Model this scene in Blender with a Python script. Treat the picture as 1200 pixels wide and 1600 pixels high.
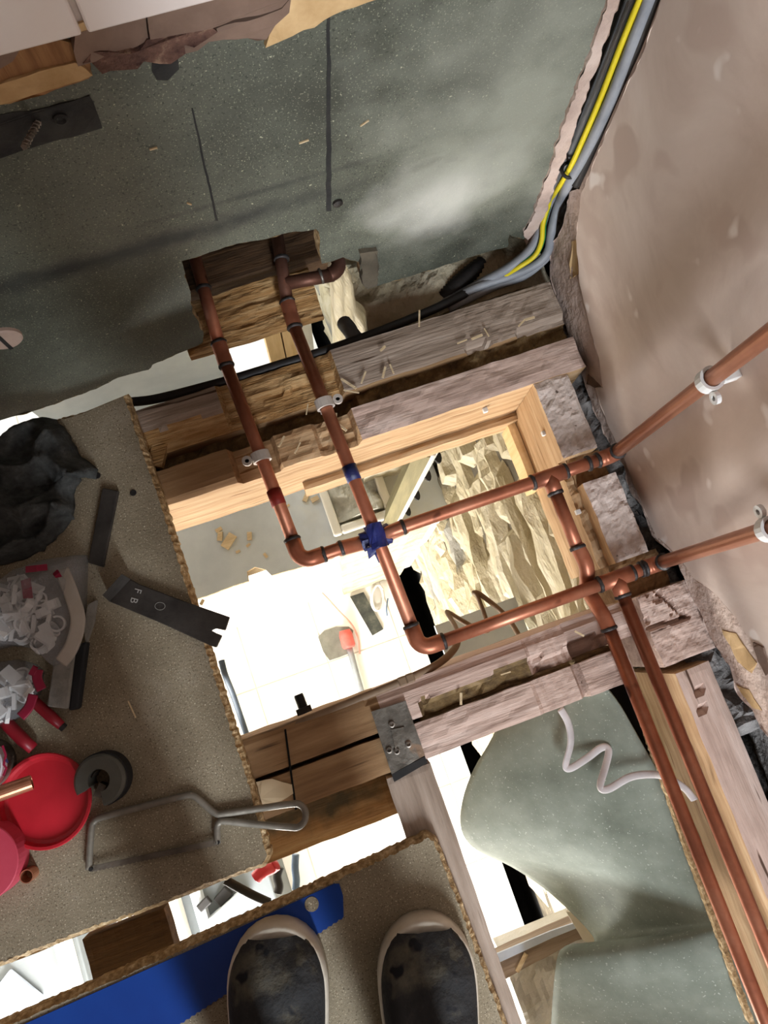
import bpy, bmesh, math, random
from mathutils import Vector, Matrix, noise as mnoise
from mathutils.geometry import delaunay_2d_cdt

for _o in list(bpy.data.objects):
    bpy.data.objects.remove(_o, do_unlink=True)
SC = bpy.context.scene
COL = SC.collection
rnd = random.Random(7)

# ------------------------------------------------------------------ camera
# World: x along the joists, y across them, z up, z = 0 top of the chipboard floor.
F_PX, CAM_H = 1200.0, 1.0
R = Matrix(((0.9415629184635406, 0.32020795531705076, -0.10452815853201367),
            (-0.33382197407081876, 0.9284956273027993, -0.162661488088124),
            (0.04496843561746148, 0.18804982167302076, 0.9811295043809779)))
cam_data = bpy.data.cameras.new('camera')
cam = bpy.data.objects.new('camera', cam_data)
COL.objects.link(cam)
cam.matrix_world = Matrix.Translation((0, 0, CAM_H)) @ R.to_4x4()
cam_data.sensor_fit = 'VERTICAL'
cam_data.sensor_height = 32.0
cam_data.lens = 32.0 * F_PX / 1600.0
cam_data.clip_start = 0.02
SC.camera = cam

# ------------------------------------------------------------------ world, lights, exposure
SC.view_settings.view_transform = 'Standard'
SC.view_settings.look = 'None'
SC.view_settings.gamma = 1.0
SC.view_settings.use_curve_mapping = False
SC.view_settings.exposure = 0.15
world = bpy.data.worlds.new('world')
SC.world = world
world.use_nodes = True
world.node_tree.nodes['Background'].inputs[0].default_value = (0.75, 0.86, 1.0, 1)
world.node_tree.nodes['Background'].inputs[1].default_value = 1.0

def area(name, loc, target, sx, sy, energy, col):
    d = bpy.data.lights.new(name, 'AREA')
    d.shape = 'RECTANGLE'; d.size = sx; d.size_y = sy; d.energy = energy; d.color = col
    o = bpy.data.objects.new(name, d); COL.objects.link(o)
    o.location = loc
    o.rotation_euler = (Vector(target) - Vector(loc)).to_track_quat('-Z', 'Y').to_euler()
    return o
# daylight through the window in the wall behind the photographer
area('window_daylight_upstairs', (-0.04, -1.86, 1.2), (0.1, 0.0, 0.5), 0.18, 1.1, 54, (0.85, 0.92, 1.0))
# daylight through the low window of the room below, and an added, unseen light brightening the far room
area('window_daylight_downstairs', (-0.85, -1.85, -1.55), (-0.2, -0.2, -2.5), 1.6, 0.8, 270, (1.0, 0.985, 0.96))
area('added_light_back_room', (-0.3, 1.45, -0.34), (-0.2, 1.45, -2.4), 0.6, 0.6, 34, (0.90, 0.96, 1.0))

# ------------------------------------------------------------------ pixel helpers (1200 x 1600 photo)
CAMP = Vector((0, 0, CAM_H))
def ray(px, py): return R @ Vector(((px - 600) / F_PX, -(py - 800) / F_PX, -1.0))
def P(px, py, z=0.0):
    d = ray(px, py); return CAMP + d * ((z - CAM_H) / d.z)
def PX(px, py, x):
    d = ray(px, py); return CAMP + d * (x / d.x)
def PY(px, py, y):
    d = ray(px, py); return CAMP + d * (y / d.y)
def N(x, y, z=0.0): return mnoise.noise(Vector((x, y, z)))
def fbm(x, y, z=0.0, o=4):
    s, a = 0.0, 1.0
    for i in range(o):
        s += a * mnoise.noise(Vector((x, y, z))); x *= 2.1; y *= 2.1; z *= 2.1; a *= 0.5
    return s

# ------------------------------------------------------------------ materials
def lin(h):
    h = h.lstrip('#'); c = [int(h[i:i + 2], 16) / 255 for i in (0, 2, 4)]
    return tuple((v / 12.92 if v <= 0.04045 else ((v + 0.055) / 1.055) ** 2.4) for v in c) + (1.0,)
MATS = {}
def mat(name, cols, scale=6.0, stretch=(1, 1, 1), detail=6.0, rough=0.8, metal=0.0, bump=0.2, bscale=None,
        bdist=0.004, flecks=(), spec=0.3, alpha=1.0, trans=0.0, distort=0.0, spots=(), ns=None, coat=0.0, brough=0.6):
    """cols: colour ramp on a noise; flecks: (hex, scale, threshold, stretch); spots: (hex, centre, radii, strength, noise scale)"""
    m = bpy.data.materials.new(name); m.use_nodes = True
    nt = m.node_tree; nd = nt.nodes; lk = nt.links
    b = nd['Principled BSDF']
    b.inputs['Roughness'].default_value = rough
    b.inputs['Metallic'].default_value = metal
    b.inputs['Specular IOR Level'].default_value = spec
    b.inputs['Alpha'].default_value = alpha
    b.inputs['Transmission Weight'].default_value = trans
    b.inputs['Coat Weight'].default_value = coat
    tc = nd.new('ShaderNodeTexCoord')
    mp = nd.new('ShaderNodeMapping'); mp.inputs['Scale'].default_value = stretch
    lk.new(tc.outputs['Object'], mp.inputs['Vector'])
    nz = nd.new('ShaderNodeTexNoise')
    nz.inputs['Scale'].default_value = scale; nz.inputs['Detail'].default_value = detail
    nz.inputs['Roughness'].default_value = 0.62; nz.inputs['Distortion'].default_value = distort
    lk.new(mp.outputs[0], nz.inputs['Vector'])
    cr = nd.new('ShaderNodeValToRGB')
    while len(cr.color_ramp.elements) < len(cols): cr.color_ramp.elements.new(0.5)
    if len(cols) == 1:
        cols = [(0.0, cols[0][1]), (1.0, cols[0][1])]
    for e, (p, h) in zip(cr.color_ramp.elements, cols):
        e.position = p; e.color = lin(h)
    lk.new(nz.outputs['Fac'], cr.inputs['Fac'])
    out = cr.outputs['Color']
    def mix(fac, col):
        nonlocal out
        mx = nd.new('ShaderNodeMix'); mx.data_type = 'RGBA'
        lk.new(fac, mx.inputs[0]); lk.new(out, mx.inputs[6]); mx.inputs[7].default_value = lin(col)
        out = mx.outputs[2]
    for (h, sc, th, st) in flecks:
        m2 = nd.new('ShaderNodeMapping'); m2.inputs['Scale'].default_value = st
        m2.inputs['Location'].default_value = (sc * 0.013, sc * 0.007, 0.1)
        lk.new(tc.outputs['Object'], m2.inputs['Vector'])
        n2 = nd.new('ShaderNodeTexNoise'); n2.inputs['Scale'].default_value = sc; n2.inputs['Detail'].default_value = 2.0
        lk.new(m2.outputs[0], n2.inputs['Vector'])
        r2 = nd.new('ShaderNodeMapRange'); r2.inputs['From Min'].default_value = th; r2.inputs['From Max'].default_value = th + 0.05
        lk.new(n2.outputs['Fac'], r2.inputs['Value'])
        mix(r2.outputs[0], h)
    for (h, c, rad, st, sc) in spots:
        m3 = nd.new('ShaderNodeMapping'); m3.vector_type = 'POINT'
        m3.inputs['Location'].default_value = tuple(-c[i] / rad[i] for i in range(3))
        m3.inputs['Scale'].default_value = tuple(1 / rad[i] for i in range(3))
        lk.new(tc.outputs['Object'], m3.inputs['Vector'])
        ln = nd.new('ShaderNodeVectorMath'); ln.operation = 'LENGTH'; lk.new(m3.outputs[0], ln.inputs[0])
        n3 = nd.new('ShaderNodeTexNoise'); n3.inputs['Scale'].default_value = sc; n3.inputs['Detail'].default_value = 5.0
        lk.new(tc.outputs['Object'], n3.inputs['Vector'])
        ad = nd.new('ShaderNodeMath'); ad.operation = 'MULTIPLY_ADD'; ad.inputs[1].default_value = 1.3; 
        lk.new(n3.outputs['Fac'], ad.inputs[0]); lk.new(ln.outputs['Value'], ad.inputs[2])
        r3 = nd.new('ShaderNodeMapRange'); r3.inputs['From Min'].default_value = 1.7; r3.inputs['From Max'].default_value = 0.75
        r3.inputs['To Max'].default_value = st
        lk.new(ad.outputs[0], r3.inputs['Value'])
        mix(r3.outputs[0], h)
    lk.new(out, b.inputs['Base Color'])
    if bump > 0:
        nb = nd.new('ShaderNodeTexNoise'); nb.inputs['Scale'].default_value = bscale or scale * 3
        nb.inputs['Detail'].default_value = 5.0; nb.inputs['Roughness'].default_value = brough
        lk.new(mp.outputs[0], nb.inputs['Vector'])
        bp = nd.new('ShaderNodeBump'); bp.inputs['Strength'].default_value = bump; bp.inputs['Distance'].default_value = bdist
        lk.new(nb.outputs['Fac'], bp.inputs['Height']); lk.new(bp.outputs[0], b.inputs['Normal'])
    MATS[name] = m
    return m

CHIPF = (('#665a48', 420, 0.60, (1, 1, 1)), ('#c4b89e', 520, 0.63, (1, 1, 1)))
mat('chipboard', [(0.3, '#766a55'), (0.55, '#8b7f69'), (0.75, '#9b907d')], scale=9, bump=0.6, bscale=330, bdist=0.0015, flecks=CHIPF, rough=0.85)
mat('chip_edge', [(0.3, '#6e583d'), (0.5, '#a2875f'), (0.7, '#d6c09a')], scale=130, bump=1.0, bscale=120, bdist=0.004, rough=0.9)
WX, WY, WZ = (1, 14, 14), (14, 1, 14), (14, 14, 1)
for ax, st in (('x', WX), ('y', WY), ('z', WZ)):
    mat('joist_dusty_' + ax, [(0.25, '#7b6959'), (0.5, '#9f8d7d'), (0.75, '#b9a899')], scale=5, stretch=st, bump=0.6, bscale=16, bdist=0.004, rough=0.9,
        flecks=(('#4d3b2d', 7, 0.68, st),))
    mat('joist_fresh_' + ax, [(0.25, '#906d4a'), (0.5, '#b5926a'), (0.75, '#cbb08c')], scale=6, stretch=st, bump=0.5, bscale=20, bdist=0.003, rough=0.8,
        flecks=(('#7d5530', 9, 0.66, st),))
    mat('joist_pink_' + ax, [(0.25, '#9c8274'), (0.5, '#c5aa9b'), (0.75, '#dac5b8')], scale=5, stretch=st, bump=0.5, bscale=24, bdist=0.003, rough=0.9,
        flecks=(('#5a4336', 6, 0.7, st),))
    mat('joist_brown_' + ax, [(0.25, '#6d5136'), (0.5, '#8f6f4d'), (0.75, '#ab8a64')], scale=5, stretch=st, bump=0.3, bscale=18, bdist=0.002, rough=0.85,
        flecks=(('#4e3a26', 6, 0.68, st),))
    mat('chiselled_' + ax, [(0.2, '#6e4b2a'), (0.45, '#b08552'), (0.75, '#dcb987')], scale=9, stretch=st, bump=1.0, bscale=22, bdist=0.006, rough=0.9)
mat('block_grit', [(0.3, '#b8a599'), (0.5, '#cfbdb1'), (0.75, '#dccdc3')], scale=60, bump=0.7, bscale=130, bdist=0.003, rough=0.95, flecks=(('#6f5c50', 90, 0.70, (1, 1, 1)),))
mat('skin', [(0.3, '#b98a72'), (0.7, '#cfa48c')], scale=20, rough=0.6, bump=0.1)
mat('jacket', [(0.3, '#23262a'), (0.7, '#383c42')], scale=30, rough=0.9, bump=0.4)
mat('hair', [(0.3, '#2b211a'), (0.7, '#453527')], scale=80, rough=0.8, bump=0.6)
mat('wood_dark', [(0.3, '#3b2a1c'), (0.6, '#5c432c'), (0.8, '#7a5a3b')], scale=8, stretch=WX, rough=0.95, bump=0.6)
mat('ledger_wood', [(0.25, '#8d6a47'), (0.5, '#b18d63'), (0.75, '#c9ac84')], scale=6, stretch=WX, bump=0.5, bscale=20, bdist=0.003, rough=0.85,
    spots=(('#5c5646', (-0.075, -0.176, -0.105), (0.09, 0.028, 1), 1.0, 60), ('#67604f', (-0.16, -0.172, -0.105), (0.07, 0.022, 1), 1.0, 70)))
mat('seal_film', [(0.3, '#c9bfb0'), (0.7, '#ddd4c8')], scale=20, rough=0.35, bump=0.3, alpha=0.5)
mat('dirt', [(0.3, '#4a3a2b'), (0.55, '#76603f'), (0.75, '#9a8262')], scale=40, bump=0.8, bscale=90, rough=0.95)
mat('splinter', [(0.3, '#c2a57c'), (0.7, '#e6d2ad')], scale=12, stretch=WX, bump=0.4, rough=0.85)
mat('plaster', [(0.25, '#b7a092'), (0.42, '#ccb8aa'), (0.6, '#d8c6b9'), (0.8, '#e4d6cc')], scale=5.5, bump=0.18, bscale=30, bdist=0.003, rough=0.62, distort=0.8,
    flecks=(('#c3ad9f', 11, 0.62, (1, 1, 1)), ('#e9ddd4', 17.0, 0.66, (1, 1, 1))))
mat('plaster_rough', [(0.25, '#9a8376'), (0.5, '#c0aa9d'), (0.75, '#d6c4b8')], scale=14, bump=1.0, bscale=40, bdist=0.006, rough=0.9,
    flecks=(('#8a6f52', 9, 0.66, (1, 1, 1)),))
mat('mortar_grey', [(0.3, '#55524f'), (0.5, '#8f8985'), (0.75, '#b8b1ab')], scale=28, bump=1.0, bscale=80, bdist=0.008, rough=0.95)
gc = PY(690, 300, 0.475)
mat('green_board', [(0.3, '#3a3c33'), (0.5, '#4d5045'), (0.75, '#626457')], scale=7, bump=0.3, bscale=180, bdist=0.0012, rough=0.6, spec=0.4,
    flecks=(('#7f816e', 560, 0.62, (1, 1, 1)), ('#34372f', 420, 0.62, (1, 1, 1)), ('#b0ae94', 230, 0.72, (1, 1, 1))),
    spots=(('#dddbd2', tuple(gc), (0.105, 1, 0.09), 0.65, 14), ('#a3a596', tuple(PY(800, 180, 0.475)), (0.17, 1, 0.30), 0.65, 16),  # broad pale patches mixed into the board's base colour
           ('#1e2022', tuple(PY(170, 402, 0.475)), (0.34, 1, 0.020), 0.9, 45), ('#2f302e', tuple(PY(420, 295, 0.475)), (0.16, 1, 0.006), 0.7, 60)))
mat('dark_mark', [(0.3, '#19191b'), (0.7, '#33322f')], scale=30, rough=0.75, bump=0.3)
mat('tile_white', [(0.3, '#d9cdc6'), (0.7, '#e6dcd6')], scale=4, rough=0.25, bump=0.0, spec=0.5)
mat('grout', [(0.3, '#b5a79d'), (0.7, '#c8bab0')], scale=60, rough=0.9)
mat('adhesive', [(0.3, '#a8875a'), (0.7, '#d0b184')], scale=20, rough=0.85)
mat('brown_plaster', [(0.3, '#6a5548'), (0.7, '#8a7263')], scale=12, rough=0.8, bump=0.4)
mat('dark_red_rubble', [(0.3, '#3a2522'), (0.55, '#6f5246'), (0.75, '#b59a7e')], scale=45, rough=0.95, bump=1.0, bdist=0.006)
mat('wood_orange', [(0.3, '#7b5636'), (0.7, '#a57a50')], scale=8, stretch=WZ, rough=0.85, bump=0.4)
mat('stone_cream', [(0.2, '#857860'), (0.42, '#b5a98c'), (0.6, '#c4baa2'), (0.8, '#d2cbbb')], scale=9, stretch=(1, 0.7, 1.6), bump=1.0, bscale=26, bdist=0.012, rough=0.95,
    flecks=(('#8d8a82', 5, 0.64, (1, 0.5, 1)),))
mat('stone_dark', [(0.3, '#3a352c'), (0.7, '#6b6252')], scale=14, bump=0.8, rough=1.0)
mat('black_void', [(0.3, '#0d0d0d'), (0.7, '#1a1917')], scale=20, rough=1.0, bump=0.0)  # near-black colour standing in for the shade of gaps, cuts and holes
mat('copper', [(0.25, '#86503c'), (0.5, '#a9674c'), (0.75, '#c48669')], scale=14, stretch=(1, 1, 1), rough=0.4, metal=0.5, bump=0.12, bscale=50, bdist=0.001,
    flecks=(('#5b3325', 22, 0.68, (1, 1, 1)),))
mat('copper_bright', [(0.25, '#c07a58'), (0.7, '#e0a080')], scale=14, rough=0.28, metal=0.7, bump=0.05)
mat('copper_dark', [(0.25, '#55382c'), (0.7, '#7d5646')], scale=18, rough=0.5, metal=0.6, bump=0.2)
mat('solder', [(0.3, '#2b2523'), (0.6, '#4b4644'), (0.75, '#8d8780')], scale=80, rough=0.5, metal=0.5, bump=0.3)
mat('tape_blue', [(0.3, '#161c4a'), (0.7, '#24307a')], scale=30, rough=0.45, bump=0.4, spec=0.5)
mat('tape_red', [(0.3, '#7c1f16'), (0.7, '#a13024')], scale=30, rough=0.5, bump=0.2)
mat('clip_white', [(0.3, '#d8d6d2'), (0.7, '#eceae6')], scale=10, rough=0.4, bump=0.0, spec=0.5)
mat('clip_dusty', [(0.3, '#a99c90'), (0.7, '#c9bfb5')], scale=30, rough=0.6, bump=0.0)
mat('steel_dull', [(0.3, '#4c4740'), (0.5, '#6f685e'), (0.75, '#948a7c')], scale=24, rough=0.55, metal=0.7, bump=0.4)
mat('galv_plate', [(0.3, '#4a443c'), (0.5, '#6b655c'), (0.75, '#8b857b')], scale=22, rough=0.55, metal=0.6, bump=0.4, flecks=(('#8f7762', 30, 0.62, (1, 1, 1)),))
mat('pry_black', [(0.3, '#2a2724'), (0.7, '#4a4540')], scale=20, rough=0.5, metal=0.4, bump=0.3)
mat('engraved', [(0.3, '#8f8b84'), (0.7, '#a5a19a')], scale=20, rough=0.6, bump=0.0)
mat('black_metal', [(0.3, '#191817'), (0.7, '#2b2826')], scale=20, rough=0.6, bump=0.1)
mat('saw_frame', [(0.3, '#6c665b'), (0.7, '#8f897d')], scale=30, rough=0.5, metal=0.3, bump=0.2)
mat('red_plastic', [(0.3, '#a31520'), (0.7, '#c32230')], scale=8, rough=0.4, bump=0.1, spec=0.5, flecks=(('#5e1012', 24, 0.7, (1, 1, 1)),))
mat('red_tape_roll', [(0.3, '#b4384a'), (0.7, '#c64d5e')], scale=8, rough=0.5, bump=0.1)
mat('red_dark', [(0.3, '#74121c'), (0.7, '#8f1c28')], scale=8, rough=0.4, bump=0.1)
mat('tin_print', [(0.3, '#c3bcc0'), (0.7, '#d9d3d6')], scale=8, rough=0.35, metal=0.3, bump=0.05)
mat('print_maroon', [(0.3, '#7c1430'), (0.7, '#96203c')], scale=8, rough=0.4, bump=0.0)
mat('print_ink', [(0.3, '#2b2748'), (0.7, '#3b3558')], scale=8, rough=0.4, bump=0.0)
mat('cutter_grey', [(0.3, '#4b4b45'), (0.7, '#67675f')], scale=14, rough=0.55, bump=0.2)
mat('rubber_black', [(0.3, '#17181a'), (0.7, '#26272a')], scale=14, rough=0.65, bump=0.2)
mat('pad_grey', [(0.3, '#77746d'), (0.7, '#928e86')], scale=60, rough=0.9, bump=0.5)
mat('cloth_dark', [(0.3, '#2c2d2c'), (0.55, '#454745'), (0.8, '#636563')], scale=60, rough=0.95, bump=0.8, bscale=240, bdist=0.002)
mat('saw_blue', [(0.3, '#10357f'), (0.7, '#164596')], scale=5, rough=0.32, metal=0.1, bump=0.03, spec=0.5)
mat('shoe_canvas', [(0.3, '#1b1b1d'), (0.55, '#2d2c2b'), (0.72, '#5a5445')], scale=13, rough=0.85, bump=0.8, bscale=34, bdist=0.006, flecks=(('#4b473d', 40, 0.60, (1, 0.6, 1)), ('#141418', 30, 0.62, (1, 1, 1))))
mat('shoe_rubber', [(0.3, '#b9ae9b'), (0.7, '#d8d0c0')], scale=20, rough=0.6, bump=0.2)
mat('lace_dark', [(0.3, '#1d1d20'), (0.7, '#333336')], scale=60, rough=0.9, bump=0.5)
mat('trouser', [(0.3, '#20242c'), (0.7, '#343a45')], scale=30, rough=0.9, bump=0.4)
mat('vinyl', [(0.3, '#5d6256'), (0.5, '#72776b'), (0.75, '#888d81')], scale=9, rough=0.75, bump=0.15, bscale=50, spec=0.25, flecks=(('#989c90', 260, 0.66, (1, 1, 1)),))
mat('floor_tile_white', [(0.3, '#eeeae2'), (0.7, '#f7f4ee')], scale=4, rough=0.35, bump=0.02)
mat('floor_grout', [(0.3, '#cfc8ba'), (0.7, '#ddd7ca')], scale=30, rough=0.9)
mat('concrete', [(0.3, '#66655a'), (0.7, '#828074')], scale=18, rough=0.9, bump=0.4)
mat('dark_tile', [(0.3, '#26282a'), (0.55, '#44463f'), (0.75, '#6b6a5c')], scale=22, rough=0.4, bump=0.1)
mat('bare_plaster', [(0.3, '#7d675a'), (0.7, '#94796a')], scale=3, rough=0.9, bump=0.1)
mat('cabinet_grey', [(0.3, '#666b6d'), (0.7, '#777c7d')], scale=5, rough=0.6, bump=0.05)
mat('wall_paint', [(0.3, '#e4dfd6'), (0.7, '#efebe3')], scale=3, rough=0.85, bump=0.1)
mat('ledge_board', [(0.3, '#b9c0c6'), (0.6, '#ccd2d6'), (0.8, '#d6d9d6')], scale=6, rough=0.7, bump=0.15,
    spots=(('#b3a888', (0.20, 0.45, -1.05), (0.16, 0.6, 1), 0.9, 10),))
mat('white_wood', [(0.3, '#d8d2c2'), (0.7, '#e8e3d6')], scale=6, rough=0.6, bump=0.1)
mat('grey_rubble', [(0.3, '#8d8878'), (0.55, '#b5b0a0'), (0.75, '#d8d5c9')], scale=9, rough=0.9, bump=0.8, bdist=0.01)
mat('pine', [(0.3, '#d3ab74'), (0.7, '#e9c794')], scale=5, stretch=WZ, rough=0.7, bump=0.2)
mat('olive_batten', [(0.3, '#6b6346'), (0.7, '#857b58')], scale=5, stretch=WZ, rough=0.8, bump=0.2)
mat('cable_grey', [(0.3, '#7c7f84'), (0.7, '#9b9da1')], scale=20, rough=0.5, bump=0.1)
mat('cable_black', [(0.3, '#1d1b1a'), (0.7, '#2f2c2a')], scale=20, rough=0.55, bump=0.1)
mat('cable_yellow', [(0.3, '#d2bd1a'), (0.7, '#e6d334')], scale=20, rough=0.45, bump=0.0)
mat('cable_green', [(0.3, '#1d7a3a'), (0.7, '#2a9048')], scale=20, rough=0.45, bump=0.0)
mat('cable_white', [(0.3, '#cfccc6'), (0.7, '#e4e1db')], scale=20, rough=0.5, bump=0.0)
mat('cable_brown', [(0.3, '#6f5a45'), (0.7, '#8d755c')], scale=20, rough=0.6, bump=0.1)
mat('cable_lilac', [(0.3, '#9f9794'), (0.7, '#bdb5b2')], scale=20, rough=0.5, bump=0.0)
mat('cable_pink', [(0.3, '#c98a78'), (0.7, '#dba492')], scale=20, rough=0.5, bump=0.0)
mat('cable_blue', [(0.3, '#54667c'), (0.7, '#6f8299')], scale=20, rough=0.5, bump=0.0)
mat('conduit_grey', [(0.3, '#55585a'), (0.7, '#75787a')], scale=20, rough=0.45, bump=0.0)
mat('blue_rag', [(0.3, '#3d62b5'), (0.7, '#6f93d6')], scale=20, rough=0.7, bump=0.3)
mat('steel_pole', [(0.3, '#8f969c'), (0.7, '#aab0b5')], scale=20, rough=0.4, metal=0.4, bump=0.0)
mat('red_cap', [(0.3, '#d0584e'), (0.7, '#e0766a')], scale=20, rough=0.5, bump=0.0)
mat('cardboard', [(0.3, '#d0b891'), (0.7, '#e0cba8')], scale=8, rough=0.85, bump=0.1)
mat('film_silver', [(0.3, '#b8b4aa'), (0.6, '#d2d0ca'), (0.8, '#e4e6ea')], scale=9, rough=0.3, bump=0.8, bscale=16, bdist=0.01, spec=0.6)
mat('film_blue', [(0.3, '#b9c6dd'), (0.7, '#dbe4f2')], scale=9, rough=0.35, bump=0.4)
mat('coin_beige', [(0.3, '#a08a7c'), (0.7, '#bca697')], scale=20, rough=0.6, bump=0.1)
mat('screw_steel', [(0.3, '#6d655c'), (0.7, '#9a9288')], scale=60, rough=0.45, metal=0.8, bump=0.2)

def bag_material():
    m = bpy.data.materials.new('clear_bag'); m.use_nodes = True
    nt = m.node_tree; nd = nt.nodes; lk = nt.links
    b = nd['Principled BSDF']
    b.inputs['Base Color'].default_value = (0.78, 0.78, 0.80, 1); b.inputs['Roughness'].default_value = 0.18
    b.inputs['Specular IOR Level'].default_value = 0.6
    tr = nd.new('ShaderNodeBsdfTransparent'); tr.inputs[0].default_value = (0.97, 0.97, 0.97, 1)
    mx = nd.new('ShaderNodeMixShader'); mx.inputs[0].default_value = 0.30
    lk.new(tr.outputs[0], mx.inputs[1]); lk.new(b.outputs[0], mx.inputs[2])
    lk.new(mx.outputs[0], nd['Material Output'].inputs['Surface'])
    nz = nd.new('ShaderNodeTexNoise'); nz.inputs['Scale'].default_value = 45; nz.inputs['Detail'].default_value = 3
    bp = nd.new('ShaderNodeBump'); bp.inputs['Strength'].default_value = 1.0; bp.inputs['Distance'].default_value = 0.01
    lk.new(nz.outputs['Fac'], bp.inputs['Height']); lk.new(bp.outputs[0], b.inputs['Normal'])
    MATS['clear_bag'] = m
bag_material()

# ------------------------------------------------------------------ object helpers
ORG = {}
def empty(name, loc):
    o = bpy.data.objects.new(name, None); o.empty_display_size = 0.03
    COL.objects.link(o); o.location = loc; ORG[o.name] = Vector(loc)
    return o
def tag(o, label, cat, group=None):
    o['label'] = label; o['category'] = cat
    if group: o['group'] = group
    return o
def thing(name, loc, label, cat, group=None):
    return tag(empty(name, loc), label, cat, group)
def struct(o): o['kind'] = 'structure'; return o
def stuff(o): o['kind'] = 'stuff'; return o
def obj(name, verts, faces, m, parent=None, smooth=False, mats2=None, fmat=None, recentre=False):
    """world-space verts; a child keeps its parent's origin"""
    verts = [Vector(v) for v in verts]
    base = Vector((0, 0, 0))
    if parent is not None: base = ORG[parent.name]
    elif recentre:
        base = Vector(((min(v.x for v in verts) + max(v.x for v in verts)) / 2, (min(v.y for v in verts) + max(v.y for v in verts)) / 2, min(v.z for v in verts)))
    me = bpy.data.meshes.new(name)
    me.from_pydata([tuple(v - base) for v in verts], [], faces)
    me.materials.append(MATS[m])
    if mats2:
        for k in mats2: me.materials.append(MATS[k])
    if fmat:
        for p, i in zip(me.polygons, fmat): p.material_index = i
    if smooth:
        me.polygons.foreach_set('use_smooth', [True] * len(me.polygons))
    bm = bmesh.new(); bm.from_mesh(me); bmesh.ops.recalc_face_normals(bm, faces=bm.faces); bm.to_mesh(me); bm.free()
    o = bpy.data.objects.new(name, me); COL.objects.link(o)
    if parent is not None:
        o.parent = parent; ORG[o.name] = base
    else:
        o.location = base; ORG[o.name] = base
    return o
def merge(*meshes):
    V, Fs = [], []
    for v, f in meshes:
        k = len(V); V += list(v); Fs += [tuple(i + k for i in q) for q in f]
    return V, Fs
def ragged(pts, seg=0.012, amp=0.003, freq=60, closed=True, only=None):
    """subdivide a closed polyline and roughen it (only: indices of edges to roughen)"""
    out = []; n = len(pts)
    for i in range(n if closed else n - 1):
        a, b = Vector(pts[i]), Vector(pts[(i + 1) % n])
        out.append(a)
        if only is not None and i not in only: continue
        L = (b - a).length; k = max(1, int(L / seg)); k = min(k, 90)
        for j in range(1, k):
            p = a.lerp(b, j / k)
            q = Vector((N(p.x * freq, p.y * freq, p.z * freq + 3), N(p.x * freq + 9, p.y * freq, p.z * freq), N(p.x * freq, p.y * freq + 7, p.z * freq)))
            out.append(p + q * amp)
    return out
NC = [2]
def cap(pts, e):
    """even triangles inside a planar outline (no slivers)"""
    n = len(pts); o = pts[0]; w = e.normalized()
    u = (w.orthogonal()).normalized(); v = w.cross(u)
    P2 = [Vector(((p - o).dot(u), (p - o).dot(v))) for p in pts]
    x0, x1 = min(p.x for p in P2), max(p.x for p in P2); y0, y1 = min(p.y for p in P2), max(p.y for p in P2)
    st = max(x1 - x0, y1 - y0) / 34; extra = []
    y = y0 + st / 2; row = 0
    while y < y1:
        xs = sorted(P2[i].x + (y - P2[i].y) * (P2[(i + 1) % n].x - P2[i].x) / (P2[(i + 1) % n].y - P2[i].y) for i in range(n) if (P2[i].y > y) != (P2[(i + 1) % n].y > y))
        for a, b in zip(xs[::2], xs[1::2]):
            x = a + st * (0.5 if row % 2 else 0.3)
            while x < b - st * 0.3: extra.append(Vector((x, y))); x += st
        y += st; row += 1
    r = delaunay_2d_cdt(P2 + extra, [(i, (i + 1) % n) for i in range(n)], [], 1, 1e-5)
    d = (o.dot(w))
    return [o + u * q.x + v * q.y for q in r[0]], r[2]
def prism(pts, ext):
    """polygon swept along a vector; faces: caps first (NC[0] of them), then sides"""
    n = len(pts); e = Vector(ext); pts = [Vector(p) for p in pts]
    if n > 40:
        cv, cf = cap(pts, e)
        k = len(cv)
        V = cv + [v + e for v in cv] + pts + [p + e for p in pts]
        Fs = [tuple(f) for f in cf] + [tuple(i + k for i in reversed(f)) for f in cf]
        NC[0] = len(Fs)
        Fs += [(2 * k + i, 2 * k + (i + 1) % n, 2 * k + n + (i + 1) % n, 2 * k + n + i) for i in range(n)]
        return V, Fs
    NC[0] = 2
    V = [Vector(p) for p in pts] + [Vector(p) + e for p in pts]
    Fs = [tuple(range(n)), tuple(range(2 * n - 1, n - 1, -1))]
    Fs += [(i, (i + 1) % n, n + (i + 1) % n, n + i) for i in range(n)]
    return V, Fs
def box(x0, x1, y0, y1, z0, z1):
    V = [Vector((x, y, z)) for z in (z0, z1) for y in (y0, y1) for x in (x0, x1)]
    return V, [(0, 1, 3, 2), (4, 6, 7, 5), (0, 4, 5, 1), (2, 3, 7, 6), (0, 2, 6, 4), (1, 5, 7, 3)]
def obox(c, sx, sy, sz, rz=0.0, tilt=0.0):
    """box centred on c (bottom at c.z), turned about z"""
    V, Fs = box(-sx / 2, sx / 2, -sy / 2, sy / 2, 0, sz)
    M = Matrix.Translation(c) @ Matrix.Rotation(rz, 4, 'Z') @ Matrix.Rotation(tilt, 4, 'Y')
    return [M @ v for v in V], Fs
def bevel(o, w=0.002, s=2):
    b = o.modifiers.new('bevel', 'BEVEL'); b.width = w; b.segments = s; b.limit_method = 'ANGLE'; b.angle_limit = 0.6
    return o
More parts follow.
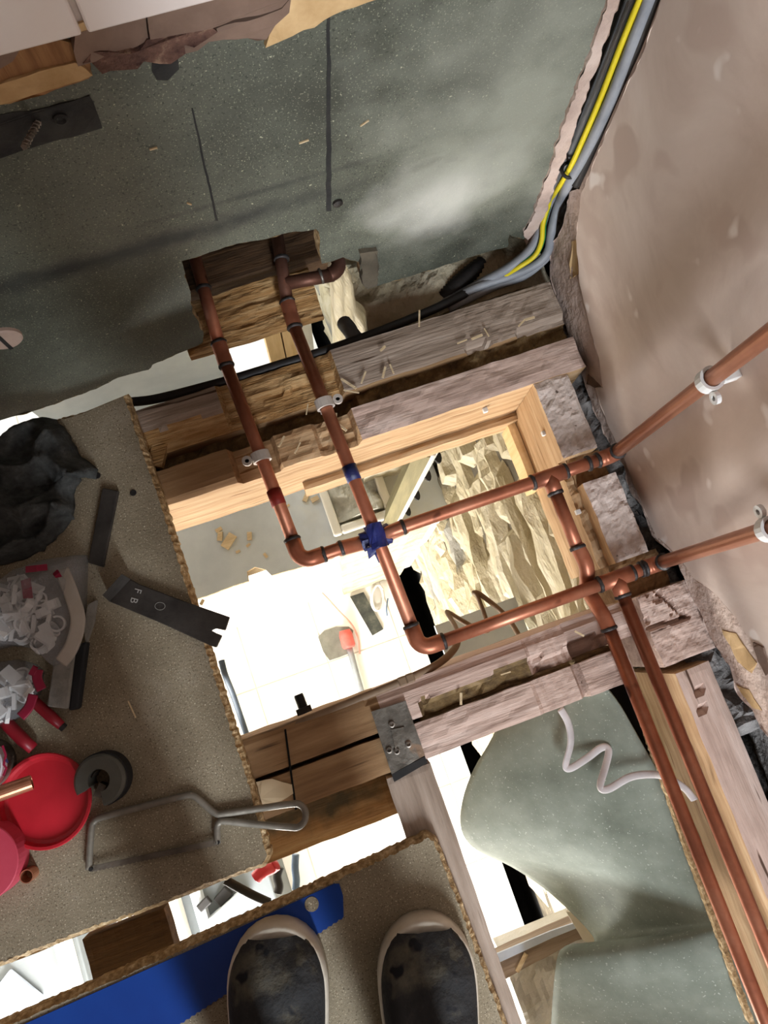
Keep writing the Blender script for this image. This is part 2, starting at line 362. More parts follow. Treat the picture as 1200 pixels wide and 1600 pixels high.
def hf(x0, x1, y0, y1, zb, h, step=0.006, side=0.0012):
    """block with a height field h(x, y) on top and slightly uneven sides"""
    nx = max(2, int((x1 - x0) / step)); ny = max(2, int((y1 - y0) / step))
    nx = min(nx, 220); ny = min(ny, 220)
    V = []; Fs = []
    for j in range(ny + 1):
        for i in range(nx + 1):
            x = x0 + (x1 - x0) * i / nx; y = y0 + (y1 - y0) * j / ny
            z = h(x, y)
            if i in (0, nx) or j in (0, ny):
                z -= 0.0012
                x += side * N(x * 30, y * 30, 1); y += side * N(x * 30, y * 30, 5)
            V.append(Vector((x, y, z)))
    W = nx + 1
    for j in range(ny):
        for i in range(nx): Fs.append((j * W + i, j * W + i + 1, (j + 1) * W + i + 1, (j + 1) * W + i))
    ring = [i for i in range(nx + 1)] + [j * W + nx for j in range(1, ny + 1)] + [ny * W + i for i in range(nx - 1, -1, -1)] + [j * W for j in range(ny - 1, 0, -1)]
    k = len(V); n = len(ring)
    for r in ring: V.append(Vector((V[r].x, V[r].y, zb)))
    for i in range(n): Fs.append((ring[i], k + i, k + (i + 1) % n, ring[(i + 1) % n]))
    Fs.append(tuple(k + i for i in range(n)))
    return V, Fs
def smooth_path(pts, n=8):
    pts = [Vector(p) for p in pts]; out = []
    for i in range(len(pts) - 1):
        p0 = pts[max(0, i - 1)]; p1 = pts[i]; p2 = pts[i + 1]; p3 = pts[min(len(pts) - 1, i + 2)]
        for k in range(n):
            t = k / n
            out.append(0.5 * ((2 * p1) + (p2 - p0) * t + (2 * p0 - 5 * p1 + 4 * p2 - p3) * t * t + (3 * p1 - p0 - 3 * p2 + p3) * t ** 3))
    out.append(pts[-1]); return out
def tube(path, r, sides=12, cap=True, flat=1.0, up=None, rf=None):
    """swept tube along a list of points; flat < 1 squashes one axis"""
    path = [Vector(p) for p in path]; V = []; Fs = []
    nrm = None
    for i, p in enumerate(path):
        t = (path[min(i + 1, len(path) - 1)] - path[max(i - 1, 0)]).normalized()
        if nrm is None:
            ref = Vector(up) if up else (Vector((0, 0, 1)) if abs(t.z) < 0.9 else Vector((1, 0, 0)))
            nrm = (ref - t * ref.dot(t)).normalized()
        else:
            nrm = (nrm - t * nrm.dot(t)).normalized()
        bi = t.cross(nrm)
        rr = rf(i / (len(path) - 1)) * r if rf else r
        for k in range(sides):
            a = 2 * math.pi * k / sides
            V.append(p + nrm * (math.cos(a) * rr * flat) + bi * (math.sin(a) * rr))
    for i in range(len(path) - 1):
        for k in range(sides):
            a = i * sides + k; b = i * sides + (k + 1) % sides
            Fs.append((a, b, b + sides, a + sides))
    if cap:
        Fs.append(tuple(range(sides - 1, -1, -1))); q = (len(path) - 1) * sides
        Fs.append(tuple(range(q, q + sides)))
    return V, Fs
def pipe_hollow(a, b, r, wall=0.0012, sides=20):
    a, b = Vector(a), Vector(b); t = (b - a).normalized()
    ref = Vector((0, 0, 1)) if abs(t.z) < 0.9 else Vector((1, 0, 0))
    n = (ref - t * ref.dot(t)).normalized(); bi = t.cross(n); V = []; Fs = []
    for (p, rr) in ((a, r), (b, r), (b, r - wall), (a, r - wall)):
        for k in range(sides):
            g = 2 * math.pi * k / sides; V.append(p + n * math.cos(g) * rr + bi * math.sin(g) * rr)
    for s in range(4):
        for k in range(sides):
            Fs.append((s * sides + k, s * sides + (k + 1) % sides, ((s + 1) % 4) * sides + (k + 1) % sides, ((s + 1) % 4) * sides + k))
    return V, Fs
def lathe(c, prof, sides=40, axis='z'):
    """prof: list of (radius, height); closed top and bottom by the profile itself"""
    c = Vector(c); V = []; Fs = []
    for (r, h) in prof:
        for k in range(sides):
            a = 2 * math.pi * k / sides
            if axis == 'z': V.append(c + Vector((r * math.cos(a), r * math.sin(a), h)))
            elif axis == 'y': V.append(c + Vector((r * math.cos(a), -h, r * math.sin(a))))
            else: V.append(c + Vector((-h, r * math.cos(a), r * math.sin(a))))
    for s in range(len(prof) - 1):
        for k in range(sides):
            Fs.append((s * sides + k, s * sides + (k + 1) % sides, (s + 1) * sides + (k + 1) % sides, (s + 1) * sides + k))
    Fs.append(tuple(range(sides))); q = (len(prof) - 1) * sides; Fs.append(tuple(range(q, q + sides)))
    return V, Fs
def pxpoly(pix, z): return [P(x, y, z) for x, y in pix]
def copy_obj(o, name=None):
    c = o.copy(); COL.objects.link(c); return c
# ================================================================== UPPER ROOM
YB, XR = 0.475, 0.462          # face of the green back wall, face of the right plaster wall
ZC = 2.35
# ---- back wall: dark green flecked board with a ragged lower edge and a broken hole for the pipes
bot = [(0, 657), (60, 640), (110, 622), (150, 608), (185, 590), (215, 582), (232, 578), (238, 570), (262, 560), (290, 548), (316, 536), (318, 520), (311, 506),
       (303, 492), (298, 462), (292, 440), (284, 408), (318, 398), (352, 386), (392, 377), (418, 373), (440, 366), (470, 362), (494, 358), (500, 372), (499, 392), (503, 412),
       (520, 408), (536, 402), (562, 410), (566, 440), (590, 447), (640, 432), (700, 413), (760, 394), (793, 386), (797, 366), (818, 374), (836, 362)]
edge = [Vector((-1.4, YB, -0.055))] + [PY(x, y, YB) for x, y in bot]
edge = ragged(edge, 0.007, 0.0035, 70, closed=False)
edge.append(PY(836, 362, YB))
right_e = ragged([PY(836, 362, YB), PY(872, 262, YB), PY(905, 165, YB), PY(940, 70, YB), PY(972, -20, YB)], 0.008, 0.003, 60, closed=False)
poly = edge + right_e[1:] + [PY(972, -20, YB), Vector((0.42, YB, ZC)), Vector((-1.4, YB, ZC))]
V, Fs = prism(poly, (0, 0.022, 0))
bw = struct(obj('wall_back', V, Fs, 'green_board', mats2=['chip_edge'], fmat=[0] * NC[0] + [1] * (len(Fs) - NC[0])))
# plaster edge left on the board beside the cable chase
pe = [(958, -20), (930, 60), (893, 160), (862, 255), (832, 340), (818, 362), (826, 385), (842, 362), (866, 290), (885, 240), (908, 170), (940, 78), (975, -20)]
V, Fs = prism(ragged([PY(x, y, YB - 0.004) for x, y in pe], 0.006, 0.004, 80), (0, 0.02, 0))
obj('plaster_edge', V, Fs, 'plaster_rough', bw)
# two score lines, dark smear and dark patch on the board (thin relief)
def on_wall(name, pix, m, proud, parent, th=None, rag=0.002):
    V, Fs = prism(ragged([PY(x, y, YB - proud) for x, y in pix], 0.008, rag, 70), (0, (th or proud) + 0.002, 0))
    return obj(name, V, Fs, m, parent)
on_wall('board_joint', [(511, 20), (516, 20), (518, 330), (510, 330)], 'dark_mark', 0.0006, bw, rag=0.001)
on_wall('board_joint', [(299, 170), (302, 170), (341, 345), (337, 345)], 'dark_mark', 0.0005, bw, rag=0.0008)
on_wall('dark_patch', [(-60, 190), (60, 172), (140, 150), (160, 200), (80, 222), (0, 248), (-60, 262)], 'dark_mark', 0.0012, bw, rag=0.002)
on_wall('dark_patch', [(238, 100), (278, 88), (280, 108), (262, 126), (245, 125)], 'dark_mark', 0.0010, bw, rag=0.004)
# strips above the board: bare wood, lumps of brown plaster, broken bedding, adhesive bead
on_wall('bare_wood_strip', [(-160, 145), (-160, 330), (0, 322 - 160 + 0), (70, 148), (140, 122), (135, 70), (60, 60), (0, 68)], 'wood_orange', 0.003, bw, rag=0.003)
on_wall('adhesive_band', [(-60, 178), (0, 164), (70, 143), (145, 118), (118, 98), (60, 112), (0, 132), (-60, 150)], 'adhesive', 0.005, bw, rag=0.003)
on_wall('adhesive_band', [(415, 75), (440, 64), (520, 24), (640, -20), (640, -70), (500, -40), (450, 0), (430, 40)], 'adhesive', 0.005, bw, rag=0.003)
on_wall('plaster_lump', [(118, 52), (226, 17), (232, 62), (150, 96), (122, 104), (115, 80)], 'brown_plaster', 0.009, bw)
on_wall('plaster_lump', [(229, 16), (340, -18), (452, -50), (455, -5), (440, 12), (330, 45), (235, 62)], 'brown_plaster', 0.011, bw)
on_wall('plaster_lump', [(440, 14), (455, -4), (452, 20), (430, 40), (416, 62), (350, 62), (290, 84), (285, 72), (330, 48)], 'brown_plaster', 0.006, bw, rag=0.004)
on_wall('plaster_lump', [(-40, 70), (0, 60), (18, 62), (30, 80), (20, 96), (0, 108), (-40, 118)], 'brown_plaster', 0.012, bw, rag=0.003)
on_wall('broken_bedding', [(130, 100), (180, 82), (230, 62), (330, 42), (340, 50), (288, 70), (290, 84), (250, 100), (225, 96), (215, 108), (160, 116)], 'dark_red_rubble', 0.010, bw, rag=0.008)
on_wall('adhesive_bead', [(-160, 122), (-160, 108), (50, 58), (284, -8), (560, -90), (560, -76), (284, 6), (50, 70)], 'adhesive', 0.012, bw, rag=0.001)
# tiles above
zt = PY(50, 60, YB).z + 0.006
for i in range(-6, 4):
    for j in range(3):
        gx = PY(124, 25, YB).x
        x0 = gx + i * 0.2 + 0.002; x1 = x0 + 0.196; z0 = zt + j * 0.2; z1 = z0 + 0.196
        if x0 > 0.40 or x1 < -1.3: continue
        x1 = min(x1, 0.42)
        V, Fs = box(x0, x1, YB - 0.014, YB, z0, z1)
        bevel(obj('wall_tile', V, Fs, 'tile_white', bw), 0.002, 2)
V, Fs = box(-1.3, 0.42, YB - 0.010, YB, zt, zt + 0.6)
obj('grout_bed', V, Fs, 'grout', bw)
# screw, screw plug and disc on the wall
a = PY(60, 190, YB); s = thing('wall_screw', a, 'bare steel screw sticking out of the dark patch on the green board', 'screw')
d = (PY(38, 230, YB - 0.03) - a)
V, Fs = tube([a, a + d * 0.5, a + d], 0.0022, 8); obj('shank', V, Fs, 'screw_steel', s)
th = []
for k in range(40):
    t = k / 39; c = a + d * t; dd = d.normalized(); n1 = dd.orthogonal().normalized(); n2 = dd.cross(n1); g = k * 1.3
    th.append(c + (n1 * math.cos(g) + n2 * math.sin(g)) * 0.0025)
V, Fs = tube(th, 0.0008, 5); obj('thread', V, Fs, 'screw_steel', s)
c = PY(94, 184, YB)
tag(obj('screw_plug', *lathe(c, [(0.006, -0.002), (0.006, 0.002), (0.004, 0.003), (0.002, 0.001)], 14, 'y'), 'dark_mark'), 'small dark screw plug beside the screw on the green board', 'plug')
c = PY(4, 526, YB)
t = thing('wall_disc', c, 'round beige disc fixed to the dark green wall at the left edge', 'disc')
obj('disc_face', *lathe(c, [(0.021, -0.004), (0.021, 0.004), (0.019, 0.006), (0.001, 0.006)], 28, 'y'), 'coin_beige', t)
V, Fs = box(c.x - 0.002, c.x + 0.002, YB - 0.0075, YB - 0.004, c.z - 0.02, c.z + 0.02); obj('score_line', V, Fs, 'dark_mark', t)
for (x, y, L, g) in ((475, 222, 14, -0.1), (240, 233, 10, 0.0), (295, 319, 8, 0.9), (570, 193, 14, -0.5)):
    p = PY(x, y, YB - 0.001); V, Fs = obox(p, 0.0007 * L, 0.0015, 0.0014, 0, g)
    tag(obj('wood_shaving', V, Fs, 'splinter'), 'tiny pale wood shaving stuck to the green board', 'shaving', 'shavings stuck to the green board')
nail = PY(527, 316, YB); tag(obj('wall_nail', *lathe(nail, [(0.006, -0.002), (0.006, 0.003), (0.002, 0.005)], 12, 'y'), 'pry_black'), 'dark nail head in the pale part of the green board', 'nail')

# ---- right wall: plaster with a broken lower edge, a skim coat on it, grey masonry behind
base_e = [(1030, -20), (1000, 75), (962, 155), (930, 232), (905, 296), (890, 300), (880, 350), (861, 388), (859, 430), (878, 492), (897, 548), (917, 610), (934, 655), (952, 692), (962, 705),
          (975, 728), (985, 770), (1002, 790), (1018, 836), (1050, 866), (1068, 900), (1080, 930), (1098, 965), (1118, 1010), (1140, 1040), (1152, 1085), (1176, 1110), (1215, 1175)]
pts = [PX(x, y, XR) for x, y in base_e]
pl = ragged(pts, 0.007, 0.004, 60, closed=False) + [pts[-1], Vector((XR, -1.9, pts[-1].z)), Vector((XR, -1.9, ZC)), Vector((XR, 0.47, ZC))]
V, Fs = prism(pl, (0.02, 0, 0))
rw = struct(obj('wall_right', V, Fs, 'plaster_rough'))
skim = [(1040, -20), (1006, 80), (968, 160), (934, 240), (908, 302), (905, 330), (900, 372), (905, 440), (924, 520), (936, 560), (942, 606), (930, 606), (948, 660), (975, 716), (996, 770), (1024, 836), (1060, 868),
        (1085, 905), (1120, 930), (1150, 965), (1172, 1000), (1200, 1030), (1230, 1090)]
xs = XR - 0.004
pts = [PX(x, y, xs) for x, y in skim]
pl = ragged(pts, 0.007, 0.002, 60, closed=False) + [pts[-1], Vector((xs, -1.9, pts[-1].z)), Vector((xs, -1.9, ZC)), Vector((xs, 0.47, ZC))]
V, Fs = prism(pl, (0.005, 0, 0))
obj('skim_coat', V, Fs, 'plaster', rw)
# places where the coats have broken away
for pix, m_, pr in (([(1128, 984), (1150, 990), (1182, 1036), (1174, 1052), (1152, 1034)], 'adhesive', 0.001), ([(1176, 1004), (1192, 1012), (1204, 1050), (1196, 1056), (1184, 1034)], 'brown_plaster', 0.006),
                    ([(893, 378), (902, 374), (903, 428), (890, 436)], 'adhesive', 0.001), ([(918, 585), (940, 607), (931, 606), (916, 600)], 'brown_plaster', 0.002), ([(1150, 1070), (1170, 1078), (1190, 1110), (1174, 1104)], 'adhesive', 0.001)):
    V, Fs = prism(ragged([PX(x, y, XR - pr) for x, y in pix], 0.005, 0.002, 90), (pr + 0.002, 0, 0)); obj('broken_coat', V, Fs, m_, rw)
# masonry behind plaster and below it (rough height field standing up)
V = []; Fs = []
ny, nz = 130, 46
for j in range(nz + 1):
    for i in range(ny + 1):
        y = -1.2 + 1.75 * i / ny; z = -0.42 + 0.62 * j / nz
        V.append(Vector((XR + 0.034 + 0.016 * fbm(y * 9, z * 9, 2.0) + (0.02 if z < -0.1 else 0), y, z)))
W = ny + 1
for j in range(nz):
    for i in range(ny): Fs.append((j * W + i, j * W + i + 1, (j + 1) * W + i + 1, (j + 1) * W + i))
obj('masonry', V, Fs, 'mortar_grey', rw, smooth=True)
# grey mortar roll under the plaster edge
path = [(876, 470), (892, 530), (908, 590), (930, 650), (956, 712), (985, 790), (1010, 850), (1040, 905), (1075, 960), (1110, 1015), (1140, 1080), (1180, 1140)]
pp = smooth_path([PX(x, y, XR + 0.012) + Vector((0, 0, -0.02)) for x, y in path], 8)
V, Fs = tube(pp, 0.026, 12)
V = [v + Vector((0.010 * fbm(v.x * 50, v.y * 50, v.z * 50), 0.006 * N(v.x * 70, v.y * 70, 4), 0.012 * fbm(v.x * 45 + 5, v.y * 45, v.z * 45))) for v in V]
obj('mortar_bed', V, Fs, 'mortar_grey', rw)
# masonry closing the corner chase
V, Fs = box(0.40, 0.56, 0.53, 0.56, -0.3, ZC); obj('chase_back', V, Fs, 'stone_dark', rw)
V, Fs = box(0.50, 0.53, 0.44, 0.56, -0.3, ZC); obj('chase_side', V, Fs, 'stone_dark', rw)

# ---- remaining shell of the upper room (behind the photographer)
V, Fs = box(-1.42, -1.38, -1.9, 0.5, -0.02, ZC); struct(obj('wall_left', V, Fs, 'bare_plaster'))
wf = []
for b in ((-1.4, -0.15, 0, ZC), (0.07, 0.8, 0, ZC), (-0.15, 0.07, 0, 0.6), (-0.15, 0.07, 1.8, ZC)):
    wf.append(box(b[0], b[1], -1.94, -1.9, b[2] - 0.02, b[3]))
V, Fs = merge(*wf); struct(obj('wall_front', V, Fs, 'bare_plaster'))
V, Fs = box(-1.42, 0.8, -1.94, 0.66, ZC, ZC + 0.04); struct(obj('ceiling', V, Fs, 'bare_plaster'))

# ================================================================== FLOOR BOARDS
def chip_board(name, pts, th, label=None, only=None):
    pts = ragged(pts, 0.0035, 0.0020, 330, only=only); n = len(pts)
    area2 = sum(pts[i].x * pts[(i + 1) % n].y - pts[(i + 1) % n].x * pts[i].y for i in range(n))
    top = []
    for i in range(n):                      # crumbled arris: the top edge lies back from the cut face
        d = pts[(i + 1) % n] - pts[i - 1]; nr = Vector((-d.y, d.x, 0)).normalized() * (1 if area2 > 0 else -1)
        top.append(pts[i] + nr * (0.0055 + 0.0022 * N(pts[i].x * 420, pts[i].y * 420, 3)))
    cv, cf = cap(top, Vector((0, 0, -1))); k = len(cv)
    V = cv + top + [p + Vector((0, 0, -0.009 + 0.003 * N(p.x * 260, p.y * 260, 5))) for p in pts] + [p + Vector((0, 0, -th)) for p in pts] + [v + Vector((0, 0, -th)) for v in cv]
    Fs = [tuple(f) for f in cf] + [tuple(i + k + 3 * n for i in reversed(f)) for f in cf]; NC[0] = len(Fs)
    for r_ in (k, k + n): Fs += [(r_ + i, r_ + (i + 1) % n, r_ + n + (i + 1) % n, r_ + n + i) for i in range(n)]
    o = obj(name, V, Fs, 'chipboard', mats2=['chip_edge'], fmat=[0] * NC[0] + [1] * (len(Fs) - NC[0]))
    return o
e1 = [P(*q) for q in ((198, 612), (210, 650), (255, 780), (302, 930), (352, 1090), (398, 1232), (408, 1275), (424, 1338), (414, 1356), (330, 1386), (250, 1418), (120, 1465), (0, 1512))]
lb = chip_board('floorboard_panel', e1 + [Vector((-1.38, -0.2, 0)), Vector((-1.38, 0.44, 0)), P(-40, 690), P(0, 676), P(130, 640)], 0.022, only=range(0, 17))
struct(lb)
e2 = [P(*q) for q in ((0, 1600), (250, 1492), (430, 1412), (520, 1370), (668, 1302), (684, 1312), (700, 1352), (730, 1428), (790, 1590))]
fb = chip_board('floorboard_panel', [Vector((-1.38, -0.29, 0))] + e2 + [Vector((0.04, -1.88, 0)), Vector((-1.38, -1.88, 0))], 0.022, only=range(0, 10))
struct(fb)
V, Fs = box(0.06, 0.48, -1.9, -0.86, -0.022, 0.0); struct(obj('floorboard_panel', V, Fs, 'chipboard'))
V, Fs = box(-1.4, 0.6, 0.66, 2.1, -0.2, 0.0); struct(obj('floor_next_room', V, Fs, 'chipboard'))
# ================================================================== JOISTS
ZJ, ZJB = -0.023, -0.2
def joist(name, x0, x1, y0, y1, h, m, label, zb=ZJB, step=0.006, m2=None, fm=None, group='timber floor joists'):
    V, Fs = hf(x0, x1, y0, y1, zb, h, step)
    fmat = None
    if m2:
        fmat = []
        for f in Fs:
            c = sum((V[i] for i in f), Vector()) / len(f)
            fmat.append(fm(c, f))
    o = obj(name, V, Fs, m, mats2=m2, fmat=fmat)
    return tag(o, label, 'joist', group)
def rough(x, y, a=0.0015, s=40, st=0.35): return a * fbm(x * s * st, y * s, 3.0)
# A: the far joist of the upper pair
def hA(x, y):
    z = ZJ + rough(x, y)
    if x < -0.05 + 0.004 * N(y * 80, 2):
        e = 0.385 + 0.01 * N(x * 25, 1)
        if y < e: z -= min(0.022, (e - y) * 0.5) + 0.002 * fbm(x * 60, y * 90)
    elif x < 0.112 + 0.003 * N(y * 60, 7):
        z -= 0.010 + 0.004 * fbm(x * 30, y * 90, 1)
        if y < 0.383 + 0.006 * N(x * 40, 3): z -= 0.008
    elif x > 0.30:
        z += 0.003 * fbm(x * 40, y * 40)
        if y < 0.362 and N(x * 30, y * 30) > -0.1: z -= 0.012
    return z
def fmA(c, f):
    if c.z < ZJ - 0.03: return 2
    return 1 if (c.x < 0.112 and c.z < ZJ - 0.0028) else 0
joist('floor_joist', -0.62, 0.452, 0.349, 0.414, hA, 'joist_dusty_x', 'dusty grey-brown joist of the upper pair, the one nearer the green wall', m2=['chiselled_x', 'joist_brown_x'], fm=fmA)
# B: the near joist of the upper pair, with notches for the two pipes
def hB(x, y):
    z = ZJ + rough(x, y)
    if -0.060 < x < -0.002: z -= 0.022
    elif -0.002 <= x < 0.058: z -= 0.010 + 0.004 * fbm(x * 30, y * 80, 6)
    elif 0.058 <= x < 0.113: z -= 0.020 + 0.005 * fbm(x * 50, y * 120, 4)
    elif x >= 0.113: z += 0.0025 * fbm(x * 30, y * 50)
    elif x < -0.06 and y < 0.286: z -= (0.286 - y) ** 2 * 60
    return z
def fmB(c, f):
    if c.z < ZJ - 0.026: return 1
    return 0 if c.x > 0.113 else (1 if c.x > -0.06 and c.z < ZJ - 0.004 else 2)
B = joist('floor_joist', -0.62, 0.452, 0.275, 0.323, hB, 'joist_pink_x', 'joist of the upper pair nearest the open bay, notched for the two copper pipes', m2=['joist_fresh_x', 'joist_brown_x'], fm=fmB)
# batten along the lower side of B
V, Fs = hf(0.02, 0.40, 0.262, 0.2745, -0.2, lambda x, y: -0.150 + rough(x, y, 0.003), 0.008)
tag(obj('ledger_batten', V, Fs, 'joist_fresh_x'), 'long pale timber ledger fixed low along the side of the notched upper joist', 'batten')
# dirt packed between A and B
def hD(x, y): return -0.058 + 0.010 * fbm(x * 40, y * 40, 9) + (0.012 if x > 0.13 else -0.008) + (0.008 if x > 0.3 else 0)
V, Fs = hf(-0.6, 0.45, 0.322, 0.350, -0.15, hD, 0.005); stuff(tag(obj('packed_dirt', V, Fs, 'dirt'), 'brown dirt and rubble packed between the upper joists', 'dirt'))
# C and D: the lower pair
def hC(x, y):
    z = ZJ + rough(x, y, 0.001)
    if 0.225 < x < 0.283: z -= 0.007 + 0.003 * fbm(x * 160, y * 20, 2)
    elif 0.283 <= x < 0.345: z -= 0.030 + 0.001 * N(x * 50, y * 50)
    elif x >= 0.345: z -= 0.034
    if x > 0.07 and y < -0.083 + 0.010 * N(x * 12, 4): z -= 0.010 + 0.012 * max(0, fbm(x * 40, y * 40))
    if x > 0.0 and y > -0.06: z -= 0.004
    return z
def fmC(c, f):
    if c.x < 0.02: return 1
    return 2 if (c.z < ZJ - 0.0042 and c.y < -0.075 and c.x < 0.225) else 0
joist('floor_joist', -0.62, 0.385, -0.101, -0.052, hC, 'joist_pink_x', 'joist of the lower pair along which the thin brown cable is clipped', m2=['joist_brown_x', 'dirt'], fm=fmC)
def hDd(x, y):
    z = ZJ + rough(x, y, 0.001)
    if 0.215 < x < 0.275: z -= 0.008 + 0.003 * fbm(x * 160, y * 20, 2)
    elif 0.275 <= x < 0.283: z -= 0.020
    elif x > 0.05: z += 0.004 * fbm(x * 14, y * 60, 5) - 0.003
    return z
joist('floor_joist', -0.62, 0.352, -0.152, -0.107, hDd, 'joist_pink_x', 'joist of the lower pair above the grey-green vinyl sheet', m2=['joist_brown_x'], fm=lambda c, f: 1 if c.x < 0.02 else 0)
V, Fs = hf(-0.6, 0.34, -0.107, -0.101, -0.19, lambda x, y: (-0.06 if x < 0.06 else -0.038) + 0.004 * fbm(x * 50, y * 50), 0.006)
stuff(tag(obj('packed_dirt', V, Fs, 'dirt'), 'dark dirt in the slot between the lower joists', 'dirt'))
# ledger board under D, dusty
V, Fs = hf(-0.6, -0.004, -0.218, -0.153, -0.2, lambda x, y: -0.105 + rough(x, y, 0.003), 0.008)
tag(obj('ledger_board', V, Fs, 'ledger_wood'),
    'lower timber board with sawdust on it under the hacksaw handle', 'board')
# E: joist under the foot board
joist('floor_joist', -0.004, 0.056, -1.85, -0.158, lambda x, y: ZJ + rough(y, x, 0.001), 'joist_dusty_y', 'dusty joist running under the board with the shoes')
# blocks along the right wall
def hblk(x, y): return ZJ + 0.003 * fbm(x * 70, y * 70, 3, 5) - 0.002
def blkfm(c, f): return 1 if c.z < ZJ - 0.012 else 0
joist('trimmer_block', 0.372, 0.424, 0.160, 0.2745, hblk, 'block_grit', 'rough pink-grey timber block against the wall between the upper joist and the first tee', step=0.004, m2=['joist_fresh_y'], fm=blkfm, group='timber blocks along the right wall')
joist('trimmer_block', 0.384, 0.434, 0.000, 0.118, hblk, 'block_grit', 'rough pink-grey timber block against the wall between the two risers', step=0.004, m2=['joist_fresh_y'], fm=blkfm, group='timber blocks along the right wall')
def hcr(x, y):
    z = ZJ + 0.003 * fbm(x * 60, y * 60, 1, 5)
    if abs(y + 0.098 + 0.1 * (x - 0.42)) < 0.003 and x < 0.452: z -= 0.014
    if abs((x - 0.43) + 0.5 * (y + 0.07) + 0.006 * N(y * 60, 1)) < 0.0025 and y > -0.098: z -= 0.010
    if x < 0.43 and y > -0.09 and fbm(x * 35, y * 35, 8) > 0.15: z -= 0.006
    return z
joist('trimmer_block', 0.392, 0.468, -0.150, -0.052, hcr, 'joist_pink_x', 'cracked timber block beside the lower riser', step=0.003, group='timber blocks along the right wall')
# rail tying the blocks: orange timber low on the bay side
V, Fs = hf(0.372, 0.384, 0.000, 0.160, ZJB, lambda x, y: -0.055 + 0.006 * fbm(x * 60, y * 60), 0.005)
tag(obj('timber_rail', V, Fs, 'joist_fresh_y'), 'chiselled orange timber rail beneath the first tee', 'timber')
V, Fs = hf(0.384, 0.434, 0.118, 0.160, ZJB, lambda x, y: -0.050 + 0.004 * fbm(x * 60, y * 60), 0.005)
tag(obj('notch_timber', V, Fs, 'joist_brown_y'), 'dark notched timber under the upper riser pipe', 'timber')
V, Fs = hf(0.384, 0.46, -0.052, 0.000, ZJB, lambda x, y: -0.058 + 0.006 * fbm(x * 60, y * 60), 0.005)
tag(obj('notch_timber', V, Fs, 'joist_brown_x'), 'dark notched timber under the lower riser pipe', 'timber')
V, Fs = hf(0.358, 0.371, 0.15, 0.262, -0.215, lambda x, y: -0.165 + rough(y, x, 0.003), 0.008)
tag(obj('wall_plate', V, Fs, 'pine'), 'pale timber plate on top of the cream stone wall', 'timber')
# joist along the right wall in the lower bay
def hW(x, y):
    z = ZJ + rough(y, x, 0.002)
    if (Vector((x, y)) - Vector((0.425, -0.195))).length < 0.005: z -= 0.012
    if (Vector((x, y)) - Vector((0.418, -0.215))).length < 0.004: z -= 0.012
    return z
joist('floor_joist', 0.402, 0.452, -1.85, -0.163, hW, 'joist_pink_y', 'pink dusty joist running beside the pair of copper pipes', m2=['joist_fresh_y'], fm=lambda c, f: 1 if c.z < ZJ - 0.02 else 0)
# steel nail plate over C and D
t = thing('joist_hanger', P(625, 1145, ZJ), 'rusty steel hanger plate folded over the lower joist pair', 'plate')
q = [(580, 1112), (634, 1095), (664, 1180), (612, 1210)]
V, Fs = prism(ragged(pxpoly(q, ZJ + 0.006), 0.01, 0.0008, 50), (0, 0, -0.0025)); obj('plate', V, Fs, 'galv_plate', t)
V, Fs = prism(pxpoly([(612, 1210), (664, 1182), (668, 1192), (616, 1222)], ZJ + 0.006), (0, 0, -0.12)); obj('hanger_strap', V, Fs, 'black_metal', t)
V, Fs = prism(pxpoly([(611, 1140), (632, 1136), (618, 1172)], ZJ + 0.008), (0, 0, -0.003)); obj('bent_tab', V, Fs, 'steel_dull', t)
for (x, y) in ((612, 1132), (608, 1172), (638, 1163), (620, 1174)):
    obj('nail_head', *lathe(P(x, y, ZJ + 0.005), [(0.004, 0), (0.004, 0.003), (0.0025, 0.0035), (0.0022, 0.001)], 12), 'screw_steel', t)
# saw-cut lines and scraps on the clean end of the lower joists
for (a, b, y0, y1) in ((445, 1143, 0, 0),):
    p0 = P(445, 1140, ZJ + 0.0008); p1 = P(458, 1215, ZJ + 0.0008)
V, Fs = prism([P(444, 1140, ZJ + 0.001), P(447, 1139, ZJ + 0.001), P(464, 1265, ZJ + 0.001), P(461, 1266, ZJ + 0.001)], (0, 0, -0.001))
tag(obj('saw_cut', V, Fs, 'black_void'), 'dark saw-cut line across the clean brown end of the lower joists', 'cut line')
V, Fs = prism(ragged(pxpoly([(400, 1222), (425, 1217), (456, 1226), (458, 1240), (440, 1252), (412, 1262)], ZJ + 0.003), 0.006, 0.002, 80), (0, 0, -0.002))
tag(obj('card_scrap', V, Fs, 'cardboard'), 'torn cream card scrap on the lower joist beside the chipboard', 'card')
# sole plate timber seen in the broken hole of the green wall
def hS(x, y): return -0.032 + 0.010 * fbm(x * 12, y * 60, 2) + 0.25 * (y - 0.51)
V, Fs = hf(-0.075, 0.125, 0.474, 0.545, -0.055, hS, 0.005)
tag(obj('sole_plate', V, Fs, 'chiselled_x'), 'splintered timber plate inside the broken hole of the green wall', 'timber')
V, Fs = hf(-0.075, 0.16, 0.56, 0.61, -0.1, lambda x, y: -0.02 + rough(x, y, 0.003), 0.006)
tag(obj('hidden_joist', V, Fs, 'wood_dark'), 'dark timber deep inside the broken wall hole', 'timber')
V, Fs = box(-1.4, 0.5, 0.62, 0.65, -0.2, ZC); struct(obj('wall_cavity_back', V, Fs, 'stone_dark'))
V, Fs = box(-1.4, -0.078, 0.50, 0.66, -0.05, 0.0)
struct(obj('trim_1', V, Fs, 'joist_brown_x'))
